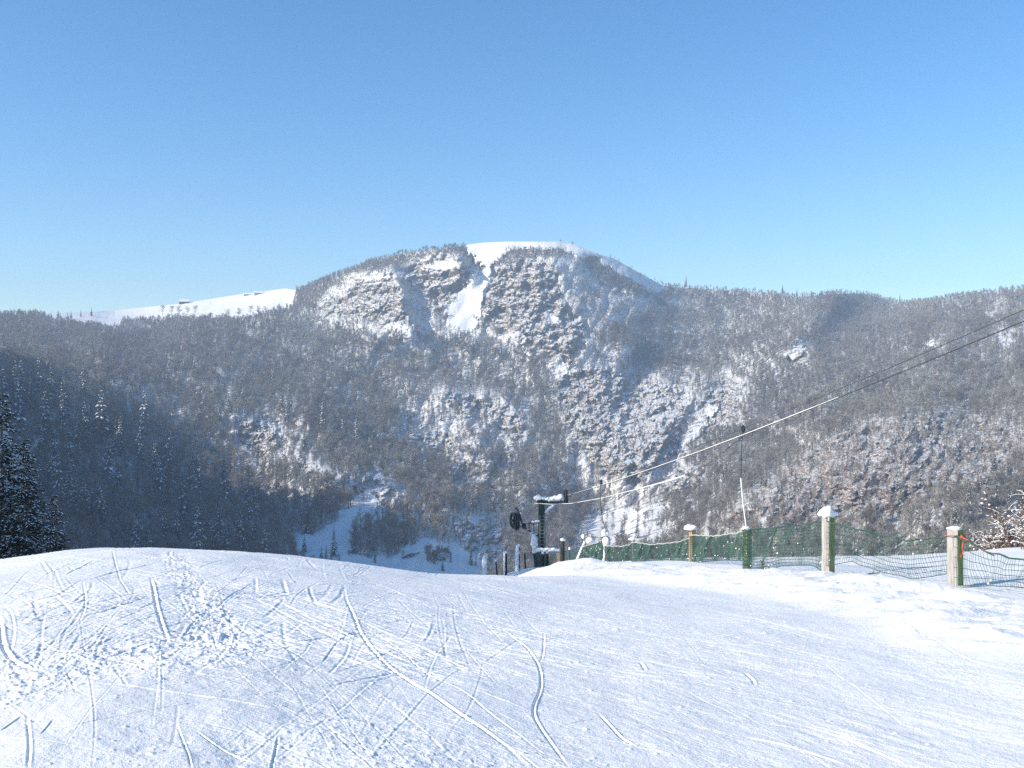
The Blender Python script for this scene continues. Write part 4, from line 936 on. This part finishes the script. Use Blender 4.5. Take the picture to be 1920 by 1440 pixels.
simple_net(1058, 1096, 50, 44, 1034, 1030, 1052, 1050, .12, .13, .012, 'net', 1)
mb = MB()
for k in range(12): mb.blob(wp(1004+k*3.8, 1031+1.2*math.sin(k*1.9), 54.5)-fo2, (.2, .14, .075), 0, 12, 8, .25, k)
for k in range(6): mb.blob(wp(1000+.5*k, 1006+k*5, 55.5)-fo2, (.12+.03*k*(k < 4), .12, .13), 0, 9, 6, .15, 30+k)
mb.build('snow_ledge', M['snowload'], ef, True)
# pair of frosted stakes with a snowed-up board beside them
e = empty('snowed_sign', wp(1103, 1050, 44)); eo = Vector(e.location); tag(e, 'small board buried in a round lump of snow beside the thin pole', 'sign')
mb = MB(); mb.tube([wp(1100, 1052, 43.8)-eo, wp(1104, 1016, 43.8)-eo], .03, 6); mb.tube([wp(1081, 1052, 43.8)-eo, wp(1097, 1016, 43.8)-eo], .028, 6); mb.build('stake', M['wood_grey'], e)
mb = MB(); mb.box(wp(1106, 1018, 43.8)-eo, (.26, .04, .2)); mb.build('board', M['wood_grey'], e)
mb = MB(); mb.blob(wp(1106, 1014, 43.75)-eo, (.19, .14, .15), 0, 12, 9, .12, 5)
for k in range(7): mb.blob(wp(1082+k*2.2, 1048-k*5, 43.75)-eo, (.05, .05, .08), 0, 8, 6, .2, k)
mb.blob(wp(1100, 1038, 43.7)-eo, (.08, .07, .09), 0, 8, 6, .2, 9); mb.build('snow_lump', M['snowload'], e, True)

# ---------------------------------------------------------------- shrubs by the right edge
def shrub_mesh(name, seed, h=2.6, n=160, snow=.35):
    r = random.Random(seed); mb = MB()
    for i in range(9):
        a = r.uniform(0, 6.28); ln = h*r.uniform(.6, 1.05); d = Vector((math.cos(a)*.55, math.sin(a)*.55, 1)).normalized()
        b = Vector((r.uniform(-.15, .15), r.uniform(-.15, .15), -.3)); p1 = b+d*ln*.5; p2 = b+d*ln+Vector((0, 0, .1)); mb.tube([b, p1, p2], [.028, .018, .006], 5, 0, False)
        for k in range(n//9):
            u = r.uniform(.25, 1); p = b.lerp(p2, u); a2 = r.uniform(0, 6.28); dd = Vector((math.cos(a2), math.sin(a2), r.uniform(-.1, .8))).normalized()*r.uniform(.15, .6)
            mb.tube([p, p+dd*.5+Vector((0, 0, .03)), p+dd], [.009, .006, .003], 3, 0, False)
            if r.random() < snow: mb.blob(p+dd*r.uniform(.4, .9), (r.uniform(.015, .045),)*2+(r.uniform(.012, .03),), 1, 6, 4, .2, k)
            if r.random() < snow: mb.tube([p+Vector((0, 0, .012)), p+dd*.5+Vector((0, 0, .045)), p+dd+Vector((0, 0, .012))], [.008, .009, .004], 4, 1, False)
    return mb.mesh(name, [M['twigdead'], M['snowload']])
sh = [shrub_mesh('shrub', 400+i, [2.0, 1.1, .9][i], [330, 160, 160][i], .28) for i in range(3)]
for px, row, y, k, lb, sc_ in ((1902, 1036, 34, 0, 'tall reddish snow-laden shrub at the right picture edge behind the fence', 1.15), (1868, 1040, 35, 1, 'low snow-dotted bush left of the tall shrub behind the fence', 1.0), (1838, 1042, 35.5, 2, 'small snow-dotted bush just right of the mossy post', .9),
                           (1925, 1035, 31, 0, 'leaning twiggy shrub cut by the right picture edge', .8)):
    p = wp(px, row, y); o = link(bpy.data.objects.new('shrub', sh[k])); o.location = (p.x, y, gz(p.x, y)); o.scale = (sc_,)*3; o.rotation_euler = (0, 0, px); tag(o, lb, 'shrub')
# broken sticks in the snow bank
for px, row, y, L_, lb in ((1432, 1062, 23.5, [(1426,1050),(1430,1060),(1434,1071)], 'dark broken stick leaning in the snow under the fence'), (1449, 1070, 22.8, [(1441,1063),(1446,1070),(1449,1077)], 'short forked twig in the snow bank right of the stick'), (1640, 1076, 19.5, [(1622,1077),(1635,1075),(1650,1074)], 'thin twig lying on the snow under the netting')):
    p0 = wp(*L_[1], y); mb = MB(); mb.tube([wp(a, b, y)-p0 for a, b in L_], [.012, .014, .008], 6); mb.tube([Vector((0, 0, 0)), Vector((.06, .02, .05))], [.008, .004], 5)
    o = mb.build('stick', M['twigdead']); o.location = p0; tag(o, lb, 'stick')

# ---------------------------------------------------------------- farmhouses on the ridge
def house(px, row, w_, d_, h_, rh, label, wall, chim=True):
    P = ground_at(px, row); e = empty('farmhouse', P, .25); tag(e, label, 'farmhouse')
    mb = MB(); mb.box((0, 0, h_/2-2), (w_, d_, h_+4)); mb.add([(-w_/2, -d_/2, h_), (-w_/2, d_/2, h_), (-w_/2, 0, h_+rh)], [(0, 2, 1)]); mb.add([(w_/2, -d_/2, h_), (w_/2, d_/2, h_), (w_/2, 0, h_+rh)], [(0, 1, 2)]); mb.build('wall', M[wall], e)
    mb = MB(); ov = 1.0
    for s_ in (-1, 1):
        a = math.atan2(rh, d_/2); mb.box((0, s_*(d_/4+.3), h_+rh/2+.15), (w_+2*ov, math.hypot(d_/2, rh)+ov, .8), Matrix.Rotation(-s_*a, 3, 'X'))
    rf = mb.build('roof', M['snowload'], e)
    if chim: mb = MB(); mb.box((w_*.25, .5, h_+rh+.6), (1.2, 1.2, 3)); mb.build('chimney', M['darkwall'], rf)
    for k in range(max(2, int(w_/5))):
        mb = MB(); mb.box((-w_/2+3+k*5, -d_/2-.03, h_*.5), (1.4, .12, 1.6)); mb.build('window', M['glass'], e)
house(345, 569, 20, 12, 4, 5, 'dark farmhouse with a snowy roof on the skyline of the left ridge', 'darkwall')
house(464, 553.5, 16, 9, 1.6, 3.0, 'low farm building under deep snow, left one of the pair on the snowfield', 'plaster', False)
house(487, 551, 24, 10, 1.8, 3.5, 'longer snow-roofed farm building, right one of the pair on the snowfield', 'plaster', False)
P = ground_at(1051, 454.5); mb = MB(); mb.tube([(0, 0, -1), (0, 0, 4.2)], .35, 6); mb.box((0, 0, 3.6), (3.2, .5, 1.5)); mb.box((.2, 0, 5.0), (1.5, .4, .9)); o = mb.build('summit_marker', M['darkwall']); o.location = P; tag(o, 'tiny dark marker standing on the snowy summit', 'signpost')
bare(1073, 461, 9, 'tiny lone shrub on the summit snow right of the marker')

# ---------------------------------------------------------------- air: even pale blue haze round camera and scene
mh = bpy.data.materials.new('haze_air'); mh.use_nodes = True; n = mh.node_tree; n.nodes.clear()
ho = n.nodes.new('ShaderNodeOutputMaterial'); pv = n.nodes.new('ShaderNodeVolumePrincipled')
pv.inputs['Density'].default_value = 0.00021; pv.inputs['Color'].default_value = (.58, .75, .98, 1); pv.inputs['Anisotropy'].default_value = 0.0
n.links.new(pv.outputs[0], ho.inputs['Volume'])
hb = MB(); hb.box((0, 1250, -110), (5200, 3000, 810)); tag(hb.build('haze', mh), kind='stuff')
